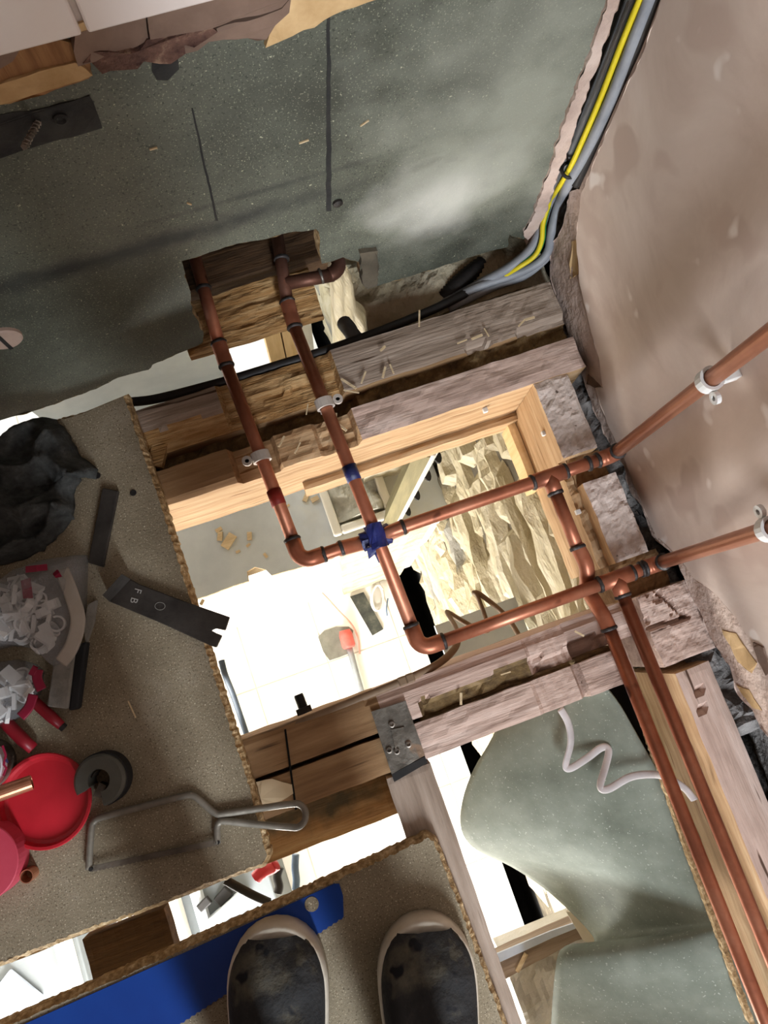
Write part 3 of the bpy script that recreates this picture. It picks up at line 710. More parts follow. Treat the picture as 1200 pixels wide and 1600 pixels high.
# splintered stub hanging from the green board
q = [(562, 396), (590, 392), (592, 430), (588, 448), (575, 452), (566, 440)]
V, Fs = prism(ragged([PY(x, y, YB - 0.006) for x, y in q], 0.006, 0.003, 80), (0, 0.012, 0))
tag(obj('splintered_stub', V, Fs, 'stone_dark'), 'dark splintered timber stub at the lower edge of the green board', 'timber')
# stone wall head beside the upper opening
def hM(x, y): return -0.055 + 0.012 * fbm(x * 16, y * 16, 4) - max(0, 0.30 - x) * 0.35 * (1 + 0.5 * N(x * 30, y * 30)) - 0.05 * max(0, 0.47 - y)
V, Fs = hf(0.19, 0.47, 0.43, 0.66, -1.6, hM, 0.008, 0.006)
Vn = []
for v in V:
    Vn.append(v)
tag(obj('stone_wall_head', Vn, Fs, 'stone_cream', smooth=False), 'pale rubble wall head under the lower edge of the green board', 'stonework')
# ================================================================== ROOM BELOW
ZF, XS, YL, ZL = -2.45, 0.40, 0.285, -1.05     # floor, stone wall face, ledge front, ledge top
V, Fs = box(-1.7, 0.335, -1.9, 2.1, ZF - 0.05, ZF - 0.004)
lf = struct(obj('floor', V, Fs, 'floor_grout'))
g0 = P(513, 1035, ZF)
for i in range(-6, 3):
    for j in range(-7, 9):
        x0 = g0.x + i * 0.33; y0 = g0.y + j * 0.33
        x1, y1 = min(x0 + 0.327, 0.335), y0 + 0.327
        if x0 > 0.32 or x1 < -1.7 or y0 > 2.0: continue
        V, Fs = box(x0 + 0.003, x1, y0 + 0.003, y1, ZF - 0.004, ZF)
        obj('floor_tile', V, Fs, 'floor_tile_white', lf)
# trench between floor slab and stone wall, its shade painted on as near-black
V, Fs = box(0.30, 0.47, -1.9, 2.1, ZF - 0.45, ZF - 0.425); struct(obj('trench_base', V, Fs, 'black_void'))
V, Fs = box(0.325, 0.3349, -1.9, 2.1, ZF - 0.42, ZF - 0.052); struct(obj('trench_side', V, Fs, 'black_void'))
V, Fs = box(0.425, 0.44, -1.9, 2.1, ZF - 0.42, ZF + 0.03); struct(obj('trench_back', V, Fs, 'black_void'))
# stone wall: courses of individual stones
V, Fs = box(XS + 0.02, XS + 0.06, -1.9, 2.1, ZF + 0.03, -0.205)
sw = struct(obj('wall_stone', V, Fs, 'stone_dark'))
z = ZF + 0.02
rs = random.Random(11)
while z < -0.24:
    hgt = rs.uniform(0.05, 0.13)
    if z + hgt > -0.23: hgt = -0.21 - z
    y = -1.0 + rs.uniform(-0.2, 0)
    while y < 1.9:
        ln = rs.uniform(0.16, 0.52)
        near = -0.35 < y + ln and y < 0.75 or y > 0.9
        nu, nv = (12, 5) if near else (5, 3)
        pro = rs.uniform(-0.012, 0.016); sd = rs.uniform(0, 90); tl = rs.uniform(-0.10, 0.10)
        V = []; Fs = []
        for b in range(nv + 1):
            for a in range(nu + 1):
                u, v = a / nu, b / nv
                yy = y + 0.004 + (ln - 0.008) * u + 0.012 * N(sd, v * 3, u * 4)
                zz = z + 0.003 + (hgt - 0.006) * v + 0.014 * N(u * 4, sd, v) + (u - 0.5) * ln * tl
                e = max(0.0, 1 - min(u * ln, (1 - u) * ln, v * hgt, (1 - v) * hgt) / 0.022)
                xx = XS - pro - 0.020 * fbm(yy * 9, zz * 22, sd) + 0.034 * e * e
                V.append(Vector((xx, yy, zz)))
        W = nu + 1
        for b in range(nv):
            for a in range(nu): Fs.append((b * W + a, b * W + a + 1, (b + 1) * W + a + 1, (b + 1) * W + a))
        # back edge so each stone has depth
        ring = list(range(W)) + [b * W + nu for b in range(1, nv + 1)] + [nv * W + a for a in range(nu - 1, -1, -1)] + [b * W for b in range(nv - 1, 0, -1)]
        k = len(V)
        for r_ in ring: V.append(Vector((XS + 0.045, V[r_].y, V[r_].z)))
        n = len(ring)
        for i in range(n): Fs.append((ring[i], k + i, k + (i + 1) % n, ring[(i + 1) % n]))
        obj('stone', V, Fs, 'stone_cream', sw)
        y += ln
    z += hgt
# ledge: half-height wall with a board on top, broken notch in its front edge
V, Fs = box(-1.7, 0.395, YL + 0.012, 0.66, ZF, ZL - 0.02)
struct(obj('wall_ledge', V, Fs, 'wall_paint'))
V, Fs = hf(0.07, 0.34, YL - 0.01, YL + 0.02, ZF + 0.004, lambda x, y: ZL - 0.03 + 0.02 * fbm(x * 20, y * 20), 0.02, 0.006)
tag(obj('stone_pier', V, Fs, 'stone_cream'), 'cream stone pier standing on the tiles below the crossing pipes', 'stonework')
e = ragged([Vector((-1.7, YL, ZL)), P(310, 935, ZL), P(388, 908, ZL), P(386, 893, ZL), P(398, 886, ZL), P(415, 890, ZL), P(424, 899, ZL), P(520, 872, ZL), Vector((0.075, YL - 0.01, ZL)), Vector((0.39, YL - 0.006, ZL))], 0.02, 0.003, 30, closed=False)
V, Fs = prism(e + [Vector((0.39, YL - 0.006, ZL)), Vector((0.39, 0.66, ZL)), Vector((-1.7, 0.66, ZL))], (0, 0, -0.02))
struct(obj('trim_2', V, Fs, 'ledge_board', mats2=['chip_edge'], fmat=[0] * NC[0] + [1] * (len(Fs) - NC[0])))
# chips on the ledge
for (x, y, s, g) in ((358, 846, 0.042, 0.7), (344, 838, 0.024, 1.2), (342, 828, 0.018, 0.2), (390, 838, 0.022, 1.3), (388, 852, 0.012, 0.4), (316, 955 - 14, 0.016, 0.8), (478, 778, 0.022, 0.9), (492, 780, 0.022, 0.2), (415, 868, 0.014, 1.9), (450, 790, 0.010, 0.3), (372, 862, 0.012, 0.1)):
    V, Fs = obox(P(x, y, ZL + 0.0008), s, s * 0.55, s * 0.25, g)
    tag(obj('wood_offcut', V, Fs, 'splinter', recentre=True), 'largest pale wood chip on the grey ledge beside the red-taped pipe' if s > 0.04 else ('small pale wood chip on the ledge next to the white frame' if x > 470 else 'small pale wood chip scattered around the largest chip on the grey ledge'), 'wood chip', 'wood chips on the grey ledge')
# white frame with rubble sheet on the ledge
t = thing('white_frame', Vector((0.16, 0.42, ZL)), 'white wooden frame around a crumpled pale sheet on the ledge below', 'frame')
for (a, b, c, d) in ((0.068, 0.092, 0.316, 0.62), (0.092, 0.245, 0.316, 0.340), (0.221, 0.245, 0.340, 0.62), (0.092, 0.221, 0.596, 0.62)):
    V, Fs = box(a, b, c, d, ZL, ZL + 0.03); bevel(obj('frame_bar', V, Fs, 'white_wood', t), 0.006, 2)
V, Fs = hf(0.092, 0.221, 0.348, 0.596, ZL, lambda x, y: ZL + 0.03 + 0.05 * fbm(x * 9, y * 9, 3) + 0.10 * max(0, y - 0.40), 0.006)
obj('crumpled_sheet', V, Fs, 'grey_rubble', t)
# leaning batten with grey cables in the corner
t = thing('leaning_batten', Vector((0.24, 0.33, ZL)), 'olive timber batten with white cables tied along it, against the stone wall', 'batten')
a, b = P(610, 806, ZL + 0.01), P(661, 696, -0.42)
d = (b - a)
sx = Vector((0.015, -0.007, 0)); sy = Vector((0.01, 0.02, 0))
V = [a - sx - sy, a + sx - sy, a + sx + sy, a - sx + sy, b - sx - sy, b + sx - sy, b + sx + sy, b - sx + sy]
obj('timber', V, [(0, 1, 2, 3), (4, 7, 6, 5), (0, 4, 5, 1), (1, 5, 6, 2), (2, 6, 7, 3), (3, 7, 4, 0)], 'olive_batten', t)
for k, (ox, oy) in enumerate(((0.014, -0.020), (0.024, -0.014), (0.033, -0.006))):
    pts = [a + d * (i / 8) + Vector((ox + 0.006 * N(i, k), oy + 0.005 * N(k, i), 0)) for i in range(9)]
    V, Fs = tube(smooth_path(pts, 4), 0.006, 8); obj('cable', V, Fs, 'cable_white', t, smooth=True)
for s in (0.12, 0.4, 0.68, 0.9):
    c = a + d * s + Vector((0.034, -0.014, 0)); V, Fs = tube([c - d.normalized() * 0.004, c + d.normalized() * 0.004], 0.016, 12, flat=0.5); obj('cable_tie', V, Fs, 'black_metal', t)
# shell of the lower room
V, Fs = box(-1.75, -1.7, -1.95, 2.15, ZF - 0.05, -0.02); struct(obj('wall_lower_left', V, Fs, 'wall_paint'))
V, Fs = box(-1.75, 0.6, -1.95, -1.9, ZF - 0.5, -0.02); struct(obj('wall_lower_front', V, Fs, 'wall_paint'))
V, Fs = box(-1.75, 0.6, 2.1, 2.15, ZF - 0.5, -0.02); struct(obj('wall_lower_back', V, Fs, 'wall_paint'))
V, Fs = box(0.46, 0.6, -1.95, 2.15, ZF - 0.5, -0.42); struct(obj('wall_lower_right', V, Fs, 'stone_dark'))
# things on the lower floor
def flat(name, pix, m, label, cat, th=0.006, z=ZF, rag=0.0, parent=None):
    pts = pxpoly(pix, z + th)
    if rag: pts = ragged(pts, 0.03, rag, 20)
    V, Fs = prism(pts, (0, 0, -th)); return tag(obj(name, V, Fs, m, recentre=True), label, cat)
flat('bare_patch', [(497, 995), (507, 985), (525, 979), (545, 979), (552, 985), (548, 1005), (543, 1022), (515, 1032), (505, 1018)], 'concrete', 'bare grey concrete patch in the white tiles below', 'patch', 0.004, rag=0.01)
flat('dark_tile', [(547, 932), (568, 925), (599, 983), (582, 993)], 'dark_tile', 'dark rectangular marble-look tile lying on the white tiles below', 'tile', 0.012)
t = thing('prop_pole', P(545, 1000, ZF), 'grey steel pole with a red cap lying on the white tiles below', 'pole')
a, b = P(543, 1002, ZF + 0.035), P(566, 1086, ZF + 0.035)
V, Fs = tube([a, b, b + (b - a) * 0.8], 0.014, 14); obj('shaft', V, Fs, 'steel_pole', t, smooth=True)
dd = (b - a).normalized(); V, Fs = tube([a - dd * 0.05, a - dd * 0.03, a + dd * 0.02, a + dd * 0.03], 0.03, 14, rf=lambda s: 0.8 + 0.25 * math.sin(s * 3.14)); obj('cap', V, Fs, 'red_cap', t, smooth=True)
def cable(name, pts, r, m, label, cat='cable', sides=8, flat_=1.0, n=8, parent=None, up=None):
    V, Fs = tube(smooth_path(pts, n), r, sides, flat=flat_, up=up)
    o = obj(name, V, Fs, m, parent, smooth=True)
    if parent is None: tag(o, label, cat)
    return o
cable('thin_cable', [P(460, 884, ZF + 0.55), P(478, 905, ZF + 0.4), P(505, 928, ZF + 0.2), P(530, 955, ZF + 0.06), P(551, 978, ZF + 0.03), P(560, 1000, ZF + 0.012), P(562, 1022, ZF + 0.012)], 0.004, 'cable_pink', 'thin pink cable hanging past the grey ledge down to the red-capped pole')
lp = []
for k in range(34):
    g = k * 0.55; lp.append(P(588 + 9 * math.cos(g) + k * 0.1, 934 + 20 * math.sin(g), ZF + 0.008 + 0.0015 * k))
cable('coiled_cable', lp, 0.005, 'cable_white', 'coil of white cable on the tiles beside the dark tile', n=3)
cable('thin_cable', [P(606, 935, ZF + 0.01), P(604, 950, ZF + 0.02), P(605, 962, ZF + 0.01)], 0.003, 'cable_blue', 'short thin blue wire end on the white tiles')
c = P(400, 917, ZF + 0.001)
t = thing('plastic_box', c, 'small grey box with a blue cloth on the white floor below the corner elbow', 'box')
V, Fs = obox(c, 0.09, 0.07, 0.05, 0.4); bevel(obj('body', V, Fs, 'ledge_board', t), 0.006)
V, Fs = hf(c.x - 0.02, c.x + 0.035, c.y - 0.02, c.y + 0.06, c.z + 0.049, lambda x, y: c.z + 0.07 + 0.02 * fbm(x * 40, y * 40), 0.008); obj('cloth', V, Fs, 'blue_rag', t)
cable('thin_cable', [P(346, 1032, -0.5), P(352, 1055, -0.5), P(364, 1085, -0.55), P(376, 1120, -0.6), P(386, 1150, -0.62)], 0.006, 'cable_blue', 'blue-grey cable hanging in the white opening beside the left chipboard')
# stuff seen through the upper opening: white panel, timber studs, pale door
V, Fs = box(-0.62, -0.05, 0.95, 0.98, -2.4, -0.30); tag(obj('blue_white_board', V, Fs, 'ledge_board'), 'pale blue-white panel below the green wall seen through the upper gap', 'panel')
for (xa, xb) in ((0.075, 0.125), (0.13, 0.185)):
    V, Fs = box(xa, xb, 1.02, 1.09, -2.45, -0.21); tag(obj('timber_stud', V, Fs, 'pine'), ('left' if xa < 0.1 else 'right') + ' one of two pale pine studs seen between the pipes in the upper gap', 'timber', 'pine studs below the upper gap')
V, Fs = box(0.19, 0.30, 1.35, 1.38, -2.45, -0.21); tag(obj('white_board', V, Fs, 'white_wood'), 'white board behind the pine studs in the upper gap', 'board')
# conduits and cables in the upper gap
def corrugated(name, pts, r, m, label, parent=None):
    pp = smooth_path(pts, 14)
    V, Fs = tube(pp, r, 14, rf=None); n = len(pp)
    for i in range(n):
        c = pp[i]; s = 1.0 + (0.09 if i % 2 else -0.07)
        for k in range(14): V[i * 14 + k] = c + (V[i * 14 + k] - c) * s
    return tag(obj(name, V, Fs, m, smooth=True), label, 'conduit')
corrugated('flexible_conduit', [P(538, 505, -0.10), P(546, 515, -0.085), P(554, 527, -0.095), P(570, 540, -0.15)], 0.011, 'conduit_grey', 'short grey corrugated conduit poking up behind the upper joist')
corrugated('flexible_conduit', [P(775, 398, -0.07), P(745, 420, -0.06), P(715, 445, -0.06), P(690, 470, -0.07), P(670, 490, -0.09)], 0.013, 'cable_black', 'black corrugated conduit under the right lower edge of the green board')
cable('black_cable', [P(205, 628, -0.05), P(250, 622, -0.045), P(350, 596, -0.04), P(430, 572, -0.04), P(520, 544, -0.04), P(600, 515, -0.04), P(680, 482, -0.042), P(740, 452, -0.05), P(800, 425, -0.06)], 0.007, 'cable_black', 'thick black cable running along the far edge of the upper joist')
# cables in the corner chase
yc = 0.487
earth = [PX(1012, -30, 0.452), PX(975, 60, 0.452), PX(940, 150, 0.452), PX(908, 225, 0.45), PX(888, 268, 0.448), P(862, 310, 0.075), P(850, 345, 0.045), P(847, 375, 0.02), P(836, 398, 0.0), P(812, 415, -0.01), P(790, 428, -0.03)]
t = thing('earth_cable', earth[-1], 'yellow and green striped earth cable running down the corner chase', 'cable')
V, Fs = tube(smooth_path(earth, 8), 0.0042, 10); obj('green_sheath', V, Fs, 'cable_green', t, smooth=True)
off = Vector((-0.0022, -0.0022, 0.0012)); V, Fs = tube([p + off for p in smooth_path(earth, 8)], 0.0034, 10); obj('yellow_stripe', V, Fs, 'cable_yellow', t, smooth=True)
c1 = [PX(998, -30, 0.456), PX(960, 70, 0.456), PX(928, 150, 0.456), PX(897, 225, 0.454), PX(878, 275, 0.452), P(856, 320, 0.06), P(842, 365, 0.02), P(826, 392, 0.0), P(795, 418, -0.015), P(755, 440, -0.04), P(700, 470, -0.06)]
cable('grey_cable', c1, 0.0065, 'cable_grey', 'grey cable in the chase on the green board side of the earth cable')
c2 = [PX(1022, -20, 0.456), PX(984, 80, 0.456), PX(950, 165, 0.456), PX(915, 240, 0.454), PX(892, 280, 0.452), P(872, 320, 0.06), P(862, 360, 0.03), P(856, 392, 0.0), P(838, 412, -0.015), P(800, 430, -0.03), P(750, 447, -0.04), P(690, 475, -0.06)]
cable('grey_cable', c2, 0.0065, 'cable_grey', 'grey cable in the chase on the plaster side of the earth cable')
c3 = [P(868, 350, 0.03), P(862, 385, -0.005), P(850, 405, -0.02), P(815, 432, -0.035), P(770, 448, -0.045), P(700, 482, -0.06)]
cable('grey_cable', c3, 0.007, 'cable_grey', 'lowest grey cable bending out of the corner above the joist end')
V, Fs = tube([PX(880, 262, 0.45), PX(893, 272, 0.446)], 0.009, 12, flat=0.7)
c = PX(889, 266, 0.447); ring = [c + Vector((0.009 * math.cos(g), 0.009 * math.sin(g), 0.002 * math.sin(g))) for g in [k * 2 * math.pi / 16 for k in range(17)]]
V, Fs = tube(ring, 0.0022, 6, cap=False); tag(obj('cable_tie', V, Fs, 'black_metal'), 'black tie bundling the cables in the corner chase', 'cable tie')
cable('black_cable', [PX(1032, -20, 0.462), PX(998, 70, 0.462), PX(962, 150, 0.462), PX(925, 235, 0.46), PX(900, 288, 0.458)], 0.006, 'cable_black', 'black cable deepest in the corner chase')
# brown cable clipped along joist C and looped in the open bay
bc = [P(372, 1165, -0.03), P(430, 1143, -0.028), P(520, 1108, -0.026), P(600, 1076, -0.026), P(640, 1059, -0.027), P(680, 1040, -0.04), P(705, 1020, -0.07), P(716, 1000, -0.11), P(712, 980, -0.16), P(700, 960, -0.2), P(702, 958, -0.22), P(722, 970, -0.25), P(745, 982, -0.27), P(762, 985, -0.27), P(757, 960, -0.26), P(745, 930, -0.25), P(741, 926, -0.25), P(752, 930, -0.25), P(790, 962, -0.24), P(812, 995, -0.22), P(820, 1010, -0.2)]
cable('brown_cable', bc, 0.0052, 'cable_brown', 'brown flat cable clipped to the lower joist and looping in front of the stone wall', flat_=0.7, sides=10)
for (x, y) in ((628, 1064), (640, 1059)):
    V, Fs = obox(P(x, y, -0.035), 0.011, 0.012, 0.016, 0.0); o = bevel(obj('cable_clip', V, Fs, 'cable_brown', recentre=True), 0.002)
    tag(o, 'small brown cable clip, ' + ('left' if x == 628 else 'right') + ' one of the two beside each other on the lower joist', 'cable clip', 'brown cable clips on the lower joist')
# threaded stud sticking up from C
t = thing('threaded_stud', P(475, 1112, -0.05), 'black threaded stud with a nut at the edge of the lower joist', 'bolt')
a, b = P(476, 1112, -0.05), P(466, 1085, -0.05)
V, Fs = tube([a, b], 0.006, 14); obj('rod', V, Fs, 'black_metal', t)
for k in range(9):
    c = a.lerp(b, 0.25 + 0.08 * k); dd = (b - a).normalized(); V, Fs = tube([c - dd * 0.0006, c + dd * 0.0006], 0.0068, 12); obj('thread_ring', V, Fs, 'black_metal', t)
V, Fs = tube([a - dd * 0.002, a + dd * 0.006], 0.0115, 6); obj('nut', V, Fs, 'black_metal', t)
# pale sill and grey ledge seen below joist C in the bay
V, Fs = box(0.19, 0.37, -0.12, 0.005, -0.62, -0.60); tag(obj('grey_board', V, Fs, 'ledge_board', recentre=True), 'pale grey board below the lower joist behind the brown cable loops', 'board')
# thin splinter cable and curly strap under D over the vinyl
ct = [P(876, 1108, -0.130), P(888, 1130, -0.140), P(892, 1160, -0.150), P(884, 1195, -0.160), P(892, 1200, -0.160), P(918, 1184, -0.150), P(940, 1168, -0.140), P(951, 1172, -0.135), P(946, 1198, -0.135), P(938, 1228, -0.135), P(950, 1233, -0.130), P(985, 1214, -0.115), P(1020, 1210, -0.095), P(1045, 1216, -0.070), P(1070, 1232, -0.062), P(1085, 1250, -0.062)]
cable('curled_cable', ct, 0.0055, 'cable_lilac', 'pale curled flat cable over the vinyl sheet going under the copper pipes', flat_=0.35, sides=10)

# ================================================================== GREY-GREEN VINYL SHEET
rows = [  # left px, right px, z left, z right, bulge
    ((800, 1085), (935, 1070), -0.26, -0.105), ((772, 1150), (958, 1100), -0.27, -0.110), ((742, 1200), (992, 1160), -0.30, -0.110), ((724, 1250), (1030, 1225), -0.33, -0.110),
    ((722, 1295), (1075, 1290), -0.36, -0.115), ((745, 1325), (1092, 1340), -0.40, -0.120), ((800, 1352), (1104, 1380), -0.43, -0.123), ((850, 1385), (1113, 1412), -0.45, -0.123),
    ((895, 1425), (1117, 1428), -0.44, -0.120), ((928, 1462), (1119, 1437), -0.42, -0.118), ((925, 1480), (1121, 1442), -0.36, -0.116), ((895, 1478), (1124, 1448), -0.31, -0.114), ((878, 1486), (1130, 1462), -0.285, -0.113),
    ((870, 1505), (1140, 1490), -0.28, -0.115), ((865, 1545), (1156, 1530), -0.30, -0.125), ((862, 1600), (1176, 1590), -0.34, -0.145), ((860, 1700), (1190, 1680), -0.42, -0.195)]
NU = 24
ctrl = []
for (l, r_, zl, zr) in rows:
    ctrl.append((P(l[0], l[1], zl), P(r_[0] + 12, r_[1] + 2, zr)))
Ls = smooth_path([c[0] for c in ctrl], 4); Rs = smooth_path([c[1] for c in ctrl], 4)
V = []; Fs = []
for a, b in zip(Ls, Rs):
    for i in range(NU + 1):
        t_ = i / NU; p = a.lerp(b, t_)
        V.append(Vector((min(p.x, 0.388), p.y, p.z + 0.005 * math.sin(math.pi * t_) + 0.002 * N(p.x * 8, p.y * 8))))
W = NU + 1
for j in range(len(Ls) - 1):
    for i in range(NU): Fs.append((j * W + i, j * W + i + 1, (j + 1) * W + i + 1, (j + 1) * W + i))
vs = tag(obj('vinyl_sheet', V, Fs, 'vinyl', smooth=True), 'curled grey-green vinyl sheet slumped in the lower right bay', 'vinyl sheet')
sm = vs.modifiers.new('thickness', 'SOLIDIFY'); sm.thickness = 0.003
# crumbly fibre board edge left of the twin pipes
q = [(990, 1060), (1003, 1080), (1030, 1170), (1060, 1260), (1090, 1345), (1130, 1460), (1180, 1600), (1172, 1600), (1118, 1450), (1075, 1335), (1042, 1240), (1010, 1150), (985, 1075)]
V, Fs = prism(ragged(pxpoly(q, -0.10), 0.004, 0.0016, 260), (0, 0, -0.012)); tag(obj('fibre_strip', V, Fs, 'chip_edge'), 'crumbling strip of fibre board along the left copper pipe of the pair', 'strip')
# timber, films at the bottom
V, Fs = prism(ragged(pxpoly([(776, 1500), (900, 1445), (935, 1462), (900, 1470), (790, 1530)], -0.47), 0.02, 0.002, 30), (0, 0, -0.05)); tag(obj('low_timber', V, Fs, 'joist_dusty_x'), 'low grey timber crossing below the vinyl sheet beside the shoe board', 'timber')
V, Fs = prism(pxpoly([(772, 1492), (860, 1455), (898, 1442), (902, 1450), (862, 1466), (778, 1505)], -0.4655), (0, 0, -0.004)); tag(obj('film_fold', V, Fs, 'film_blue'), 'folded blue-white film lying on the low grey timber', 'film')
V, Fs = prism(pxpoly([(885, 1425), (905, 1425), (940, 1470), (925, 1475), (912, 1470)], -0.46), (0, 0, -0.01)); tag(obj('white_strip', V, Fs, 'white_wood'), 'white strip between the film and the vinyl sheet', 'strip')
V, Fs = prism(pxpoly([(845, 1478), (862, 1472), (866, 1480), (852, 1500)], -0.288), (0, 0, -0.004)); 
def hsf(x, y): return -0.52 + 0.03 * fbm(x * 14, y * 14, 2)
V, Fs = hf(0.09, 0.30, -0.95, -0.60, -0.62, hsf, 0.008); tag(obj('film_bundle', V, Fs, 'film_silver'), 'crinkled silvery plastic film below the vinyl roll at the bottom', 'film')
a = P(808, 1518, -0.465); b = P(822, 1490, -0.465)
V, Fs = tube([a, b], 0.004, 6); tag(obj('splinter', V, Fs, 'splinter'), 'pale splinter lying across the low grey timber', 'splinter')
# near-black panels added to paint shade into the gap behind the twin pipes
V, Fs = box(0.425, 0.46, -1.2, -0.15, -0.46, -0.202); struct(obj('dark_gap_panel', V, Fs, 'black_void'))
V, Fs = box(0.366, 0.40, -0.30, -0.15, -0.9, -0.21); struct(obj('dark_gap_block', V, Fs, 'black_void'))
# ---- seen through the gap between the two boards
V, Fs = hf(-0.447, -0.337, -0.36, -0.225, -0.14, lambda x, y: -0.11 + rough(y, x, 0.003), 0.008); tag(obj('cross_timber', V, Fs, 'wood_dark'), 'brown timber crossing the gap between the chipboards', 'timber')
def lowbox(px, z, sx, sy, sz, rz, m, name, label, cat):
    V, Fs = obox(P(px[0], px[1], z), sx, sy, sz, rz); o = obj(name, V, Fs, m, recentre=True); bevel(o, 0.004); return tag(o, label, cat)
V, Fs = box(-1.60, -1.24, -1.2, -0.53, ZF, -2.05); bevel(tag(obj('low_cabinet', V, Fs, 'cabinet_grey', recentre=True), 'pale grey cabinet top at the left end of the gap between the chipboards', 'cabinet'), 0.006)
V, Fs = box(-1.02, -0.53, -1.2, -0.50, ZF, -2.05); bevel(tag(obj('low_cabinet', V, Fs, 'cabinet_grey', recentre=True), 'white cabinet top in the gap right of the brown timber', 'cabinet'), 0.006)
lowbox((112, 1500), -2.049, 0.045, 0.5, 0.06, 0.0, 'white_wood', 'white_batten', 'white batten edging the pale grey cabinet in the gap', 'batten')
lowbox((20, 1565), -2.049, 0.16, 0.15, 0.02, 0.6, 'film_blue', 'white_card', 'bright blue-white card corner at the left end of the gap', 'card')
lowbox((284, 1440), -2.049, 0.045, 0.5, 0.06, 0.0, 'white_wood', 'window_bar', 'white frame bar in the gap near the brown timber', 'frame bar')
lowbox((316, 1418), -2.049, 0.040, 0.5, 0.04, 0.0, 'ledge_board', 'window_bar', 'grey frame bar in the gap between the white bar and the clamps', 'frame bar')
lowbox((360, 1414), -2.049, 0.16, 0.04, 0.06, 0.35, 'ledge_board', 'window_bar', 'slanting pale bar in the bright middle of the gap', 'frame bar')
lowbox((350, 1398), -2.049, 0.06, 0.04, 0.03, 0.5, 'black_metal', 'black_clamp', 'small black clamp beside the slanting pale bar', 'clamp')
lowbox((320, 1411), -2.005, 0.05, 0.03, 0.02, 0.4, 'black_metal', 'black_clamp', 'small black clamp on the grey frame bar', 'clamp')
cable('black_cable', [P(352, 1375, -0.12), P(375, 1388, -0.12), P(398, 1400, -0.12), P(420, 1410, -0.13)], 0.006, 'cable_black', 'black cable crossing the gap between the chipboards')
cable('red_wire', [P(400, 1372, -0.8), P(410, 1362, -0.8), P(425, 1355, -0.82), P(432, 1350, -0.82)], 0.014, 'red_plastic', 'red wire end in the bright gap above the shoe board')
cable('thin_cable', [P(437, 1355, -1.2), P(433, 1370, -1.2), P(436, 1385, -1.2), P(434, 1395, -1.2)], 0.012, 'cable_black', 'thin black wire in the bright gap beside the red wire')
cable('thin_cable', [P(462, 1335, -1.2), P(461, 1355, -1.2), P(463, 1375, -1.2), P(462, 1390, -1.2)], 0.010, 'cable_blue', 'thin grey-blue wire in the bright gap right of the red wire')
# ================================================================== COPPER PIPEWORK
RP = 0.0088
def seg(par, pts, r=RP, name='pipe', m='copper', sides=18):
    V, Fs = tube(pts, r, sides); return obj(name, V, Fs, m, par, smooth=True)
def arc(a, c, b, rad, n=8):
    """rounded corner at c between directions to a and b"""
    a, b, c = Vector(a), Vector(b), Vector(c); u = (a - c).normalized(); v = (b - c).normalized()
    ang = u.angle(v); t = rad / math.tan(ang / 2); p0 = c + u * t; p1 = c + v * t
    cen = c + (u + v).normalized() * (rad / math.sin(ang / 2)); out = []
    for k in range(n + 1):
        s = k / n; d = (p0 - cen).lerp(p1 - cen, s).normalized() * rad; out.append(cen + d)
    return out
def band(par, c, d, r=0.0114, L=0.0024, m='solder', name='solder_ring'):
    d = Vector(d).normalized(); c = Vector(c)
    V, Fs = tube([c - d * L, c - d * L * 0.4, c + d * L * 0.4, c + d * L], r, 16, rf=lambda s: 0.93 if s in (0.0, 1.0) else 1.0)
    V = [v + (v - c) * 0.07 * N(v.x * 300, v.y * 300, v.z * 300) for v in V]
    return obj(name, V, Fs, m, par, smooth=True)
def sleeve(par, a, b, name='coupler', r=0.0106, m='copper'):
    a, b = Vector(a), Vector(b); d = b - a
    V, Fs = tube([a, a + d * 0.06, a + d * 0.4, a + d * 0.5, a + d * 0.6, b - d * 0.06, b], r, 18, rf=lambda s: 0.93 if 0.45 < s < 0.55 else 1.0)
    o = obj(name, V, Fs, m, par, smooth=True)
    band(o, a, d); band(o, b, d); return o
def elbow(par, a, c, b, rad=0.016, leg=0.016):
    a, b, c = Vector(a), Vector(b), Vector(c); u = (a - c).normalized(); v = (b - c).normalized()
    pts = arc(a, c, b, rad); pts = [c + u * (rad + leg)] + pts + [c + v * (rad + leg)]
    e_ = seg(par, pts, 0.0108, 'elbow'); band(e_, pts[0], u); band(e_, pts[-1], v); return pts
def tee(par, c, run, br, L=0.024):
    c = Vector(c); run = Vector(run).normalized(); br = Vector(br).normalized()
    V1 = tube([c - run * L, c + run * L], 0.0108, 18); V2 = tube([c, c + br * L], 0.0108, 18)
    V, Fs = merge(V1, V2); o = obj('tee', V, Fs, 'copper', par, smooth=True)
    band(o, c - run * L, run); band(o, c + run * L, run); band(o, c + br * L, br); return o
def tape(par, c, d, L, m, name='tape_band'):
    d = Vector(d).normalized(); c = Vector(c); V, Fs = tube([c - d * L, c + d * L], RP + 0.0012, 18); return obj(name, V, Fs, m, par, smooth=True)
X, Y, Z = Vector((1, 0, 0)), Vector((0, 1, 0)), Vector((0, 0, 1))

